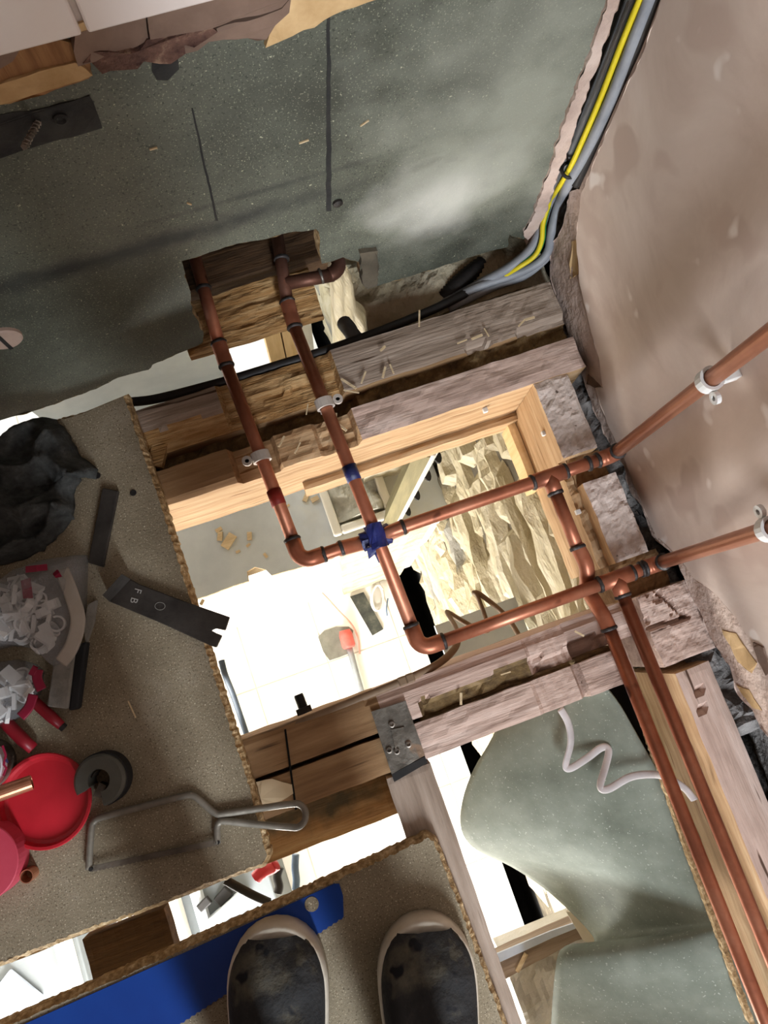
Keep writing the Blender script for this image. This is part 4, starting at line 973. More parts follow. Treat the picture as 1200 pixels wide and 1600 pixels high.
# circuit with the red tape
A1 = P(304, 400, 0.0); A2 = P(345, 548, 0.0); A3 = Vector((-0.016, 0.141, 0)); A3 = Vector((P(462, 855, 0).x, 0.141, 0))
yh = 0.1385; xr = 0.428
net1 = thing('copper_pipework', Vector((A3.x, A3.y, -0.02)), 'copper pipe run with red tape, feeding the upper riser on the plaster wall', 'pipe')
corner = Vector((A3.x, yh, 0)); tee1 = Vector((0.334, yh, 0)); top1 = Vector((xr, yh, 0))
seg(net1, [A1, A2]); sleeve(net1, A2.lerp(A1, 0.08), A2.lerp(corner, 0.075)); band(net1, A1.lerp(A2, 0.35), A2 - A1)
seg(net1, [A2, corner + Y * 0.02]); ep = elbow(net1, A2, corner, tee1)
cx = P(583, 843, 0).x
seg(net1, smooth_path([corner + X * 0.02, Vector((cx - 0.045, yh, 0)), Vector((cx - 0.02, yh, -0.014)), Vector((cx, yh, -0.024)), Vector((cx + 0.02, yh, -0.014)), Vector((cx + 0.045, yh, 0)), tee1], 6))
seg(net1, smooth_path([Vector((cx - 0.046, yh, 0)), Vector((cx - 0.02, yh, -0.014)), Vector((cx, yh, -0.024)), Vector((cx + 0.02, yh, -0.014)), Vector((cx + 0.046, yh, 0))], 6), 0.0102, 'crossover')
band(net1, Vector((cx - 0.043, yh, 0)), X, 0.011); band(net1, Vector((cx + 0.043, yh, 0)), X, 0.011)
tee(net1, tee1, X, -Y)
seg(net1, [tee1, top1 - X * 0.02]); band(net1, Vector((0.392, yh, 0)), X)
elbow(net1, tee1, top1, top1 + Z, 0.014, 0.008)
seg(net1, [top1 + Z * 0.015, top1 + Z * 2.33], name='riser', m='copper_bright')
y2 = -0.019                                       # run of the second circuit
dx = 0.334
seg(net1, [tee1 - Y * 0.02, Vector((dx, y2 + 0.05, 0))])
sv = smooth_path([Vector((dx, y2 + 0.058, 0)), Vector((dx + 0.003, y2 + 0.032, -0.002)), Vector((dx + 0.002, y2 + 0.014, -0.014)), Vector((dx, y2, -0.026)), Vector((dx, y2 - 0.018, -0.018)), Vector((dx, y2 - 0.04, -0.006)), Vector((dx, y2 - 0.058, -0.003))], 6)
seg(net1, sv, 0.0102, 'crossover'); band(net1, sv[1], Y); band(net1, sv[-1], Y)
seg(net1, [sv[-1], Vector((dx - 0.002, -1.2, -0.003))])
rt = corner.lerp(A2, (P(425, 780, 0).y - corner.y) / (A2.y - corner.y)); tape(net1, rt, A2 - corner, 0.011, 'tape_red')
# circuit with the blue tape
B1 = P(432, 360, 0.0); B2 = P(451, 487, 0.0); Bc = Vector((0.0905, y2, 0)); tee2 = Vector((0.367, y2, 0)); top2 = Vector((xr, y2, 0))
net2 = thing('copper_pipework', Vector((Bc.x, Bc.y, -0.02)), 'copper pipe run with blue tape, feeding the lower riser on the plaster wall', 'pipe')
seg(net2, [B1, B2], m='copper_dark'); sleeve(net2, B2.lerp(B1, 0.12), B2.lerp(Bc, 0.05)); 
jt = P(446, 443, 0); band(net2, P(440, 405, 0), B2 - B1)
hx = P(535, 425, -0.005); seg(net2, [jt, hx - X * 0.014], 0.0095, 'branch_pipe', 'copper_dark'); seg(net2, arc(jt, hx, hx + Y, 0.018), 0.0105, 'elbow', 'copper_dark'); seg(net2, [hx + Y * 0.016, hx + Y * 0.06], 0.009, 'branch_pipe', 'copper_dark')
band(net2, jt.lerp(hx, 0.62), X, 0.0112, 0.002, 'screw_steel')
seg(net2, [B2, Bc + Y * 0.02]); elbow(net2, B2, Bc, tee2)
seg(net2, [Bc + X * 0.02, tee2]); tee(net2, tee2, X, -Y)
seg(net2, [tee2, top2 - X * 0.015]); band(net2, Vector((0.404, y2, 0)), X, 0.0112, 0.002, 'solder')
elbow(net2, tee2, top2, top2 + Z, 0.013, 0.006)
seg(net2, [top2 + Z * 0.014, top2 + Z * 2.33], name='riser', m='copper_bright')
seg(net2, [tee2 - Y * 0.02, Vector((0.370, -1.2, 0))])
bt = Bc.lerp(B2, (P(545, 741, 0).y - Bc.y) / (B2.y - Bc.y)); tape(net2, bt, B2 - Bc, 0.011, 'tape_blue')
# crumpled blue tape around the crossing
cpt = Bc.lerp(B2, (yh - Bc.y) / (B2.y - Bc.y))
V1 = tube([cpt - Y * 0.017, cpt - Y * 0.008, cpt, cpt + Y * 0.008, cpt + Y * 0.016], 0.0118, 16)
c0 = Vector((cpt.x, yh, -0.014)); V2 = tube([c0 - X * 0.02, c0 - X * 0.008, c0 + X * 0.008, c0 + X * 0.02], 0.0135, 16)
V3 = prism([cpt + Vector(q) for q in ((-0.016, -0.012, 0.006), (-0.020, -0.024, 0.001), (-0.010, -0.022, 0.002), (-0.009, -0.032, -0.002), (0.000, -0.030, 0.0), (0.004, -0.014, 0.006))], (0, 0, -0.003))
V, Fs = merge(V1, V2, V3)
V = [v + Vector((N(v.x * 150, v.y * 150, v.z * 150), N(v.x * 150 + 9, v.y * 150, v.z * 150), N(v.x * 150, v.y * 150 + 9, v.z * 150))) * 0.0035 for v in V]
obj('tape_wrap', V, Fs, 'tape_blue', net2)

# ---- pipe clips
def clip(c, axis, base_dir, tab_dir, label, m='clip_white', reach=0.02):
    """collar around a pipe at c, foot towards base_dir, screw tab towards tab_dir"""
    c = Vector(c); ax = Vector(axis).normalized(); bd = Vector(base_dir).normalized(); td = Vector(tab_dir).normalized()
    t = thing('pipe_clip', c + bd * reach, label, 'pipe clip', 'white plastic pipe clips')
    V = []; Fs = []; n = 18
    for s in (-0.0065, 0.0065):
        for rr in (0.0094, 0.0128):
            for k in range(n):
                g = 2 * math.pi * k / n; V.append(c + ax * s + bd * math.cos(g) * rr + td * math.sin(g) * rr)
    for k in range(n):
        k2 = (k + 1) % n
        Fs += [(k, k2, n + k2, n + k), (2 * n + k, 3 * n + k, 3 * n + k2, 2 * n + k2), (n + k, n + k2, 3 * n + k2, 3 * n + k), (k, 2 * n + k, 2 * n + k2, k2)]
    obj('collar', V, Fs, m, t, smooth=False)
    # foot
    a = c + bd * 0.012; V, Fs = [], []
    hw = 0.008
    corners = [a - td * hw - ax * 0.006, a + td * hw - ax * 0.006, a + td * hw + ax * 0.006, a - td * hw + ax * 0.006]
    V, Fs = prism(corners, bd * (reach - 0.012)); bevel(obj('foot', V, Fs, m, t), 0.001)
    # ear with screw hole
    e = c + td * 0.019; V = []; Fs = []; n = 16
    for s in (-0.004, 0.004):
        for rr in (0.0030, 0.0068):
            for k in range(n):
                g = 2 * math.pi * k / n; V.append(e - bd * (0.002 + s * 0.6) + ax * math.cos(g) * rr + td * math.sin(g) * rr)
    for k in range(n):
        k2 = (k + 1) % n
        Fs += [(k, k2, n + k2, n + k), (2 * n + k, 3 * n + k, 3 * n + k2, 2 * n + k2), (n + k, n + k2, 3 * n + k2, 3 * n + k), (k, 2 * n + k, 2 * n + k2, k2)]
    obj('ear', V, Fs, m, t)
    obj('screw_hole', *prism([e - bd * 0.001 + ax * math.cos(g) * 0.003 + td * math.sin(g) * 0.003 for g in [k * math.pi / 6 for k in range(12)]], bd * 0.002), 'black_void', t)
    return t
p1 = corner.lerp(A2, (P(402, 716, 0).y - corner.y) / (A2.y - corner.y)); clip(p1, A2 - corner, (0, 0, -1), (-1, 0, 0), 'dusty white pipe clip on the pipe with the red tape', 'clip_dusty', 0.024)
p2 = Bc.lerp(B2, (P(507, 631, 0).y - Bc.y) / (B2.y - Bc.y)); clip(p2, B2 - Bc, (0, 0, -1), (1, 0, 0), 'dusty white pipe clip on the pipe with the blue tape', 'clip_dusty', 0.024)
h1 = PX(1108, 592, xr).z; h2 = PX(1200, 820, xr).z
clip((xr, yh, h1), Z, (1, 0, 0), (0, -1, 0), 'clean white wall clip holding the upper riser', reach=0.03)
clip((xr, y2, h2), Z, (1, 0, 0), (0, 1, 0), 'clean white wall clip holding the lower riser at the right edge', reach=0.03)
# tiny white cable clips on the bay timbers
for p, lab in ((PY(757, 638, 0.2745), 'tiny white cable clip on the side of the notched upper joist'), (PX(850, 677, 0.371), 'tiny white cable clip on the timber block above the first tee'), (PX(903, 800, 0.371), 'tiny white cable clip on the orange rail between the tees')):
    V, Fs = obox(p + Vector((0, -0.003 if p.y > 0.27 else 0, -0.004)), 0.007, 0.007, 0.008); tag(bevel(obj('cable_clip', V, Fs, 'clip_white', recentre=True), 0.001), lab, 'cable clip')

# ---- splinters and chips on the joists
SP = [(230, 535 + 2, 0.03, 2.0), (568, 590, 0.022, 0.4), (545, 600, 0.03, 1.5), (549, 612, 0.026, 1.7), (612, 577, 0.018, 0.5), (600, 582, 0.02, 0.7), (722, 534, 0.018, 2.7), (655, 498, 0.03, 0.5), (745, 527, 0.02, 2.3), (760, 520, 0.016, 0.6), (815, 505, 0.018, 0.2), (828, 498, 0.016, 2.6),
      (480, 640, 0.018, 0.4), (525, 655, 0.020, 0.3), (535, 668, 0.018, 1.0), (465, 700, 0.02, 0.5), (440, 690, 0.02, 0.3), (720, 1092, 0.018, 0.5), (790, 1052, 0.016, 2.2), (905, 990, 0.016, 1.2), (598, 545, 0.012, 0.2)]
for i, (x, y, L, g) in enumerate(SP):
    z = -0.018
    p = P(x, y, z)
    V, Fs = obox(p, L * 0.85, 0.0016 + 0.0008 * (i % 3), 0.0018, g + 0.3 + (i % 5) * 0.2, 0.06)
    tag(obj('splinter', V, Fs, 'splinter', recentre=True), ('thin splinter in the joist gap beside the left chipboard' if x < 300 else 'thin splinter on the dirt of the lower joist pair' if y > 980 else 'thin splinter in the pipe notches near the blue-taped pipe' if x < 560 and y > 590 else 'thin splinter on the upper joist pair right of the pipe clips'), 'splinter', 'splinters on the joists')
V, Fs = obox(P(249, 713, -0.045), 0.034, 0.020, 0.012, 1.05); tag(obj('wood_offcut', V, Fs, 'chiselled_x', recentre=True), 'small wood block in the joist gap beside the left chipboard', 'offcut')
for (x, y, s) in ((612, 569, 0.016), (650, 560, 0.012), (800, 512, 0.012), (770, 525, 0.014), (730, 540, 0.012), (840, 492, 0.013), (860, 500, 0.012), (820, 520, 0.010), (595, 552, 0.02)):
    V, Fs = lathe(P(x, y, -0.044), [(s * 0.5, 0), (s * 0.6, s * 0.3), (s * 0.3, s * 0.6)], 6)
    V = [v + Vector((N(v.x * 90, v.y * 90), N(v.y * 90, v.x * 90), 0)) * 0.004 for v in V]
    tag(obj('rubble_lump', V, Fs, 'plaster_rough', recentre=True), 'small plaster lump among the dirt between the upper joists', 'rubble', 'plaster lumps between the upper joists')

# ================================================================== THINGS ON THE LEFT CHIPBOARD
def inflate(poly, z0, hgt, rings=10, fn=None, power=0.5):
    """puffed-up closed skin over an outline (list of points)"""
    pts = [Vector(p) for p in poly]; n = len(pts); c = sum(pts, Vector()) / n
    V = []; Fs = []
    for r_ in range(rings):
        s = 1 - r_ / rings
        for p in pts:
            q = c.lerp(p, s); h = hgt * (1 - s ** 2.2) ** power
            if fn: h += fn(q, s)
            V.append(Vector((q.x, q.y, z0 + max(0.0, h))))
    k = len(V); V.append(Vector((c.x, c.y, z0 + hgt + (fn(c, 0) if fn else 0))))
    for r_ in range(rings - 1):
        for i in range(n): Fs.append((r_ * n + i, r_ * n + (i + 1) % n, (r_ + 1) * n + (i + 1) % n, (r_ + 1) * n + i))
    for i in range(n): Fs.append(((rings - 1) * n + i, (rings - 1) * n + (i + 1) % n, k))
    Fs.append(tuple(range(n)))
    return V, Fs
def ridge(x, y, s): return 1 - abs(fbm(x * s, y * s, 3, 3)) * 2
# dark rag
ol = [(-60, 700), (0, 688), (32, 665), (60, 654), (90, 656), (112, 682), (128, 715), (155, 735), (152, 750), (128, 748), (118, 770), (118, 812), (92, 838), (70, 862), (20, 880), (-70, 890)]
pts = ragged([P(x, y, 0.001) for x, y in ol], 0.005, 0.006, 45)
def tri(f): f = f - math.floor(f); return (1 - abs(2 * f - 1))
def fold(q, s):
    f1 = q.x * 9 + q.y * 13 + 1.3 * fbm(q.x * 7, q.y * 7, 2, 2); f2 = q.x * 19 - q.y * 11 + 1.6 * fbm(q.x * 9 + 4, q.y * 9, 6, 2); f3 = q.x * 4 - q.y * 6 + 0.8 * N(q.x * 6, q.y * 6, 1)
    return (0.030 * tri(f1) ** 1.8 + 0.020 * tri(f2) ** 2.2 * (0.4 + tri(f3)) + 0.018 * tri(f3) + 0.003 * fbm(q.x * 60, q.y * 60)) * min(1, (1 - s) * 6 + 0.1)
V, Fs = inflate(pts, 0.001, 0.008, 40, fold, 0.6)
tag(obj('crumpled_rag', V, Fs, 'cloth_dark', smooth=True), 'crumpled dark grey cloth at the foot of the green wall', 'cloth')
# flat dark bar
V, Fs = prism(pxpoly([(160, 762), (185, 767), (161, 886), (137, 879)], 0.007), (0, 0, -0.006)); tag(bevel(obj('flat_bar', V, Fs, 'pry_black', recentre=True), 0.001), 'flat dark rusty steel bar lying between the cloth and the chipboard edge', 'steel bar')
# wide pry bar overhanging the edge
t = thing('pry_bar', P(260, 960, 0.0), 'black flat pry bar with a nail slot, overhanging the chipboard edge', 'pry bar')
q = [(171, 940), (186, 920), (204, 905), (216, 912), (290, 940), (359, 964), (352, 985), (337, 982), (330, 985), (337, 989), (347, 993), (338, 1012), (329, 1009), (250, 973)]
V, Fs = prism(pxpoly(q, 0.012), (0, 0, -0.006)); bevel(obj('blade', V, Fs, 'pry_black', t), 0.0012)
V, Fs = prism([P(171, 940, 0.012), P(204, 905, 0.012), P(190, 897, 0.03), P(160, 930, 0.03)], (0, 0, -0.005)); obj('bent_end', V, Fs, 'pry_black', t)
ax = (P(359, 964, 0.012) - P(204, 905, 0.012)).normalized()
for ch, (x, y) in (('F', (215, 923)), ('B', (209, 938))):
    cu = bpy.data.curves.new('stamp', 'FONT'); cu.body = ch; cu.size = 0.013; cu.align_x = 'CENTER'; cu.align_y = 'CENTER'; cu.extrude = 0.0003
    tmp = bpy.data.objects.new('stamp', cu); COL.objects.link(tmp)
    dg = bpy.context.evaluated_depsgraph_get(); me = bpy.data.meshes.new_from_object(tmp.evaluated_get(dg)); bpy.data.objects.remove(tmp)
    g = math.atan2(ax.y, ax.x) + math.radians(-85); M = Matrix.Rotation(g, 4, 'Z'); c = P(x, y, 0.0125)
    V = [M @ v.co + c for v in me.vertices]; Fs = [tuple(p.vertices) for p in me.polygons]
    o = obj('stamped_letter', V, Fs, 'engraved', t); o['label'] = 'stamped letter ' + ch
V, Fs = tube([P(250 + 8 * math.cos(k * math.pi / 8), 947 + 6 * math.sin(k * math.pi / 8), 0.0124) for k in range(17)], 0.0004, 5, cap=False); obj('stamped_mark', V, Fs, 'pad_grey', t)
# clear bags with white clips
def clip_piece(c, rz, s, name, label, grp):
    V1 = obox((0, 0, 0), 0.022 * s, 0.014 * s, 0.005 * s)
    n = 10; prof = []
    for k in range(n + 1):
        g = math.radians(-40 + 260 * k / n); prof.append((math.cos(g) * 0.011 * s, math.sin(g) * 0.011 * s + 0.014 * s))
    for k in range(n, -1, -1):
        g = math.radians(-40 + 260 * k / n); prof.append((math.cos(g) * 0.0085 * s, math.sin(g) * 0.0085 * s + 0.014 * s))
    V2 = prism([Vector((a, -0.006 * s, b)) for a, b in prof], (0, 0.012 * s, 0))
    V, Fs = merge(V1, V2)
    M = Matrix.Translation(c) @ Matrix.Rotation(rz, 4, 'Z') @ Matrix.Rotation(rz * 1.7, 4, 'X')
    M0 = Matrix.Translation((0, 0, 0.012 * s))
    o = obj(name, [M @ (v - Vector((0, 0, 0.012 * s))) for v in V], Fs, 'clip_white', recentre=True)
    tag(o, label, 'pipe clip', grp); return o
rb = random.Random(5)
bag1 = [(-50, 930), (0, 916), (32, 888), (70, 874), (100, 870), (138, 867), (137, 915), (134, 962), (124, 1012), (108, 1040), (96, 1046), (78, 1030), (60, 1015), (20, 1010), (-50, 1030)]
bag2 = [(-50, 1042), (0, 1034), (30, 1030), (58, 1038), (70, 1050), (66, 1080), (50, 1108), (20, 1130), (-10, 1138), (-50, 1140)]
for bi, (ol, nclip, hg, lab, cl) in enumerate(((bag1, 36, 0.05, 'clear plastic bag of white clips beside the flat steel bar', 'white plastic clip inside the upper clear bag'), (bag2, 24, 0.045, 'clear plastic bag of white clips above the red-handled pliers', 'white plastic clip inside the lower clear bag'))):
    pts = ragged([P(x, y, 0.002) for x, y in ol], 0.014, 0.003, 50)
    t = thing('plastic_bag', sum(pts, Vector()) / len(pts), lab, 'bag')
    V, Fs = inflate(pts, 0.002, hg, 12, lambda q, s: (0.012 * ridge(q.x, q.y, 26) + 0.004 * fbm(q.x * 90, q.y * 90)) * min(1, (1 - s) * 4), 0.45)
    obj('film', V, Fs, 'clear_bag', t, smooth=True)
    c0 = sum(pts, Vector()) / len(pts)
    for k in range(nclip):
        p = pts[rb.randrange(len(pts))]; s_ = math.sqrt(rb.random()) * 0.72
        if bi == 0: s_ *= 0.9
        q_ = c0.lerp(p, s_); q_.z = 0.014 + 0.034 * (0.4 + 0.6 * rb.random()) * (1 - s_)
        clip_piece(q_, rb.uniform(0, 6.28), rb.uniform(0.8, 1.05), 'loose_clip', cl, 'clips in the ' + ('upper' if bi == 0 else 'lower') + ' bag')
    if bi == 0:
        for (a, b, w) in (((40, 905), (44, 935), 0.006), ((40, 890), (74, 886), 0.004), ((86, 893), (92, 902), 0.004)):
            V, Fs = tube([P(a[0], a[1], 0.05), P((a[0] + b[0]) / 2, (a[1] + b[1]) / 2, 0.054), P(b[0], b[1], 0.05)], w, 8, flat=0.05, up=(0, 0, 1)); obj('printed_mark', V, Fs, 'print_maroon', t)
        V, Fs = tube(smooth_path([P(96, 890, 0.038), P(112, 930, 0.042), P(122, 970, 0.042), P(112, 1010, 0.038), P(95, 1035, 0.03)], 6), 0.009, 8, flat=0.15, up=(0, 0, 1)); obj('seal_band', V, Fs, 'seal_film', t, smooth=True)
    else:
        for pp_ in ([(60, 1046), (58, 1060), (65, 1078)], [(52, 1085), (45, 1105), (32, 1120)], [(48, 1046), (56, 1050)]):
            V, Fs = tube(smooth_path([P(a, b, 0.042) for a, b in pp_], 6), 0.006, 8, flat=0.1, up=(0, 0, 1)); obj('printed_mark', V, Fs, 'print_maroon', t, smooth=True)
# grey and black pad
t = thing('sanding_pad', P(100, 1070, 0), 'grey pad with a black side lying under the bags', 'pad')
V, Fs = prism(pxpoly([(84, 1030), (116, 1020), (105, 1108), (73, 1104)], 0.02), (0, 0, -0.02)); bevel(obj('grey_face', V, Fs, 'pad_grey', t), 0.002)
V, Fs = prism(pxpoly([(116, 1008), (136, 1002), (122, 1108), (106, 1111)], 0.015), (0, 0, -0.015)); bevel(obj('black_side', V, Fs, 'rubber_black', t), 0.003)
V, Fs = prism(pxpoly([(137, 945), (150, 938), (146, 970), (134, 1006), (131, 980)], 0.008), (0, 0, -0.008)); tag(obj('grey_offcut', V, Fs, 'pad_grey', recentre=True), 'narrow grey offcut beside the upper clear bag', 'offcut')
# pliers with red handles
t = thing('pliers', P(60, 1130, 0), 'pliers with two dark red handles sticking out from under the bag', 'pliers')
V, Fs = tube([P(40, 1082, 0.01), P(62, 1104, 0.012), P(80, 1120, 0.012), P(96, 1134, 0.010)], 0.0068, 12, rf=lambda s: 0.8 + 0.25 * math.sin(s * 3)); obj('handle', V, Fs, 'red_dark', t, smooth=True)
V, Fs = tube([P(93, 1131, 0.010), P(101, 1138, 0.009)], 0.005, 10); obj('handle_tip', V, Fs, 'black_metal', t)
V, Fs = tube([P(-5, 1112, 0.01), P(15, 1135, 0.012), P(36, 1156, 0.012), P(52, 1170, 0.010)], 0.0078, 12, rf=lambda s: 0.85 + 0.2 * math.sin(s * 3)); obj('handle', V, Fs, 'red_dark', t, smooth=True)
V, Fs = tube([P(-5, 1112, 0.01), P(10, 1092, 0.01), P(40, 1082, 0.01)], 0.006, 8); obj('jaw', V, Fs, 'steel_dull', t)
# tin
c = P(-12, 1192, 0.0); r_ = (P(30, 1192, 0.045) - P(-12, 1192, 0.045)).length
t = thing('flux_tin', c, 'round white tin at the left edge above the red lid', 'tin')
obj('body', *lathe(c, [(r_ * 0.96, 0.001), (r_ * 0.96, 0.03)], 40), 'steel_dull', t, smooth=False)
obj('lid', *lathe(c, [(r_, 0.03), (r_, 0.043), (r_ * 0.96, 0.045), (r_ * 0.9, 0.0425), (0.001, 0.0425)], 40), 'tin_print', t)
V, Fs = tube([P(x, y, 0.0428) for x, y in ((4, 1165), (9, 1180), (6, 1195), (10, 1200), (5, 1212))], 0.0016, 6, flat=0.2, up=(0, 0, 1)); obj('printed_mark', V, Fs, 'print_maroon', t)
V, Fs = tube([P(x, y, 0.0428) for x, y in ((8, 1190), (10, 1186), (12, 1192))], 0.0014, 6, flat=0.2, up=(0, 0, 1)); obj('printed_mark', V, Fs, 'print_ink', t)
# red lid (shallow dish)
c = P(75, 1249, 0.0); r_ = 0.054
t = thing('red_lid', c, 'round red plastic lid lying upside down like a shallow dish', 'lid')
obj('dish', *lathe(c, [(r_ * 0.97, 0.001), (r_, 0.004), (r_ + 0.002, 0.011), (r_ + 0.001, 0.0125), (r_ - 0.002, 0.012), (r_ - 0.004, 0.004), (r_ - 0.008, 0.003), (0.001, 0.003)], 56), 'red_plastic', t, smooth=False)
# red tape roll
c = P(-12, 1338, 0.0); r_ = 0.044
t = thing('tape_roll', c, 'pinkish red tape roll lying flat at the left edge below the red lid', 'tape roll')
obj('tape_body', *lathe(c, [(r_, 0.001), (r_, 0.032), (r_ - 0.001, 0.033), (0.016, 0.033), (0.016, 0.001)], 48), 'red_tape_roll', t)
obj('core', *lathe(c, [(0.0165, 0.001), (0.0165, 0.0335), (0.0145, 0.0335), (0.0145, 0.001)], 32), 'cardboard', t)
# copper offcuts
a, b = P(-40, 1254, 0.05), P(50, 1222, 0.034)
tag(obj('copper_offcut', *pipe_hollow(a, b, 0.0088), 'copper_bright', smooth=False, recentre=True), 'bright copper pipe offcut lying across the red lid', 'pipe')
tag(obj('copper_ring', *pipe_hollow(P(51, 1363, 0.0005), P(51, 1363, 0.0005) + Vector((0, 0, 0.018)), 0.0078, 0.001), 'copper_bright', recentre=True), 'short copper pipe stub standing upright on the chipboard', 'pipe')
# pipe slice (C-shaped cutter)
c = P(168, 1213, 0.0); t = thing('pipe_cutter', c, 'round dark grey pipe cutter with an open slot beside the red lid', 'pipe cutter')
def cring(r0, r1, z0, z1, g0, g1, n=40, cc=c):
    V = []; Fs = []
    for k in range(n + 1):
        g = math.radians(g0 + (g1 - g0) * k / n)
        for (r_, z_) in ((r0, z0), (r1, z0), (r1 + 0.0, z1 - 0.003), (r1 - 0.003, z1), (r0, z1)):
            V.append(cc + Vector((r_ * math.cos(g), r_ * math.sin(g), z_)))
    for k in range(n):
        for j in range(5):
            a = k * 5 + j; b = k * 5 + (j + 1) % 5; Fs.append((a, b, b + 5, a + 5))
    Fs.append((0, 1, 2, 3, 4)); q = n * 5; Fs.append((q + 4, q + 3, q + 2, q + 1, q)); return V, Fs
obj('outer_body', *cring(0.013, 0.030, 0.001, 0.034, -95, 195), 'cutter_grey', t)
obj('side_grip', *cring(0.029, 0.0315, 0.003, 0.028, -90, 190), 'rubber_black', t)
obj('roller_seat', *cring(0.011, 0.014, 0.001, 0.026, -60, 150), 'steel_dull', t)
V, Fs = obox(c + Vector((-0.009, -0.012, 0.001)), 0.016, 0.009, 0.012, 0.8); obj('wheel_holder', V, Fs, 'steel_dull', t)
# junior hacksaw
t = thing('junior_hacksaw', P(310, 1300, 0.0), 'junior hacksaw with a bent wire frame lying on the chipboard, handle over the edge', 'hacksaw')
zz = 0.0062
fr = [(139, 1358), (140, 1330), (143, 1292), (147, 1284), (156, 1278), (200, 1266), (250, 1253), (290, 1243), (302, 1243), (312, 1250), (336, 1270), (350, 1271), (400, 1264), (456, 1256), (470, 1258), (477, 1268), (476, 1282), (466, 1292), (450, 1292), (400, 1288), (352, 1283), (343, 1285), (339, 1293), (340, 1318)]
pp = []
for i in range(len(fr)): pp.append(P(fr[i][0], fr[i][1], zz))
V, Fs = tube(smooth_path(pp, 4), 0.0042, 10); obj('frame', V, Fs, 'saw_frame', t, smooth=True)
a, b = P(143, 1357, zz), P(341, 1315, zz)
dirv = (b - a).normalized(); nrm = Vector((-dirv.y, dirv.x, 0))
top = [a + nrm * 0.003, b + nrm * 0.003]; bt_ = []
nT = 60
for k in range(nT + 1):
    p = b.lerp(a, k / nT); bt_.append(p - nrm * (0.003 if k % 2 else 0.0042))
V, Fs = prism(top + bt_, (0, 0, 0.0012)); obj('blade', V, Fs, 'steel_dull', t)
for p in (a, b): obj('blade_pin', *lathe(p - Vector((0, 0, 0.004)), [(0.0025, 0), (0.0025, 0.008)], 10), 'black_metal', t)
V, Fs = prism(pxpoly([(199, 1096), (201, 1095), (213, 1121), (211, 1122)], 0.002), (0, 0, -0.001)); tag(obj('splinter', V, Fs, 'splinter', recentre=True), 'single thin straw-like splinter on the left chipboard', 'splinter')
for (x, y, lab) in ((208, 770, 'dark screw hole in the left chipboard near the flat bar'), (152, 743, 'dark screw hole in the left chipboard beside the cloth')):
    tag(obj('floor_screw', *lathe(P(x, y, 0.0), [(0.0045, 0), (0.004, 0.001), (0.002, 0.0008)], 12), 'black_metal', recentre=True), lab, 'screw')

# ================================================================== FOOT BOARD: saw and shoes
t = thing('hand_saw', P(400, 1470, 0.0), 'hand saw with a bright blue blade lying under the left shoe', 'hand saw')
u0 = P(530, 1381, 0.002); u1 = P(45, 1597, 0.002); l0 = P(537, 1432, 0.002); l1 = P(280, 1600, 0.002)
heel_u = u0 + (u1 - u0).normalized() * 0.62; heel_l = l0 + (l1 - l0).normalized() * 0.60
teeth = []; nT = 170; td_ = (heel_l - l0).normalized(); tn = Vector((td_.y, -td_.x, 0))
if tn.dot(l0 - u0) < 0: tn = -tn
for k in range(nT + 1):
    teeth.append(l0.lerp(heel_l, k / nT) + tn * (0.0016 if k % 2 else 0.0))
outline = [P(522, 1381, 0.002), u0, P(536, 1400, 0.002)] + teeth + [heel_u]
outline += [u0.lerp(heel_u, 0.3)]
V, Fs = prism(outline, (0, 0, -0.0012))
o = obj('blade', V, Fs, 'saw_blue', t)
hc = P(487, 1413, 0.0026); obj('hanging_hole', *prism([hc + Vector((0.0085 * math.cos(g), 0.0085 * math.sin(g), 0)) for g in [k * math.pi / 12 for k in range(24)]], (0, 0, -0.0014)), 'chipboard', t)
hm = (heel_u + heel_l) / 2; hd = (heel_u - u0).normalized(); hw_ = (heel_l - heel_u)
hl = [heel_u - hd * 0.02, heel_l - hd * 0.02, heel_l + hd * 0.06, heel_l + hd * 0.12 + hw_ * 0.1, heel_u + hd * 0.13, heel_u + hd * 0.05]
V, Fs = prism([p + Vector((0, 0, 0.014)) for p in hl], (0, 0, -0.014)); bevel(obj('handle', V, Fs, 'rubber_black', t), 0.005, 3)

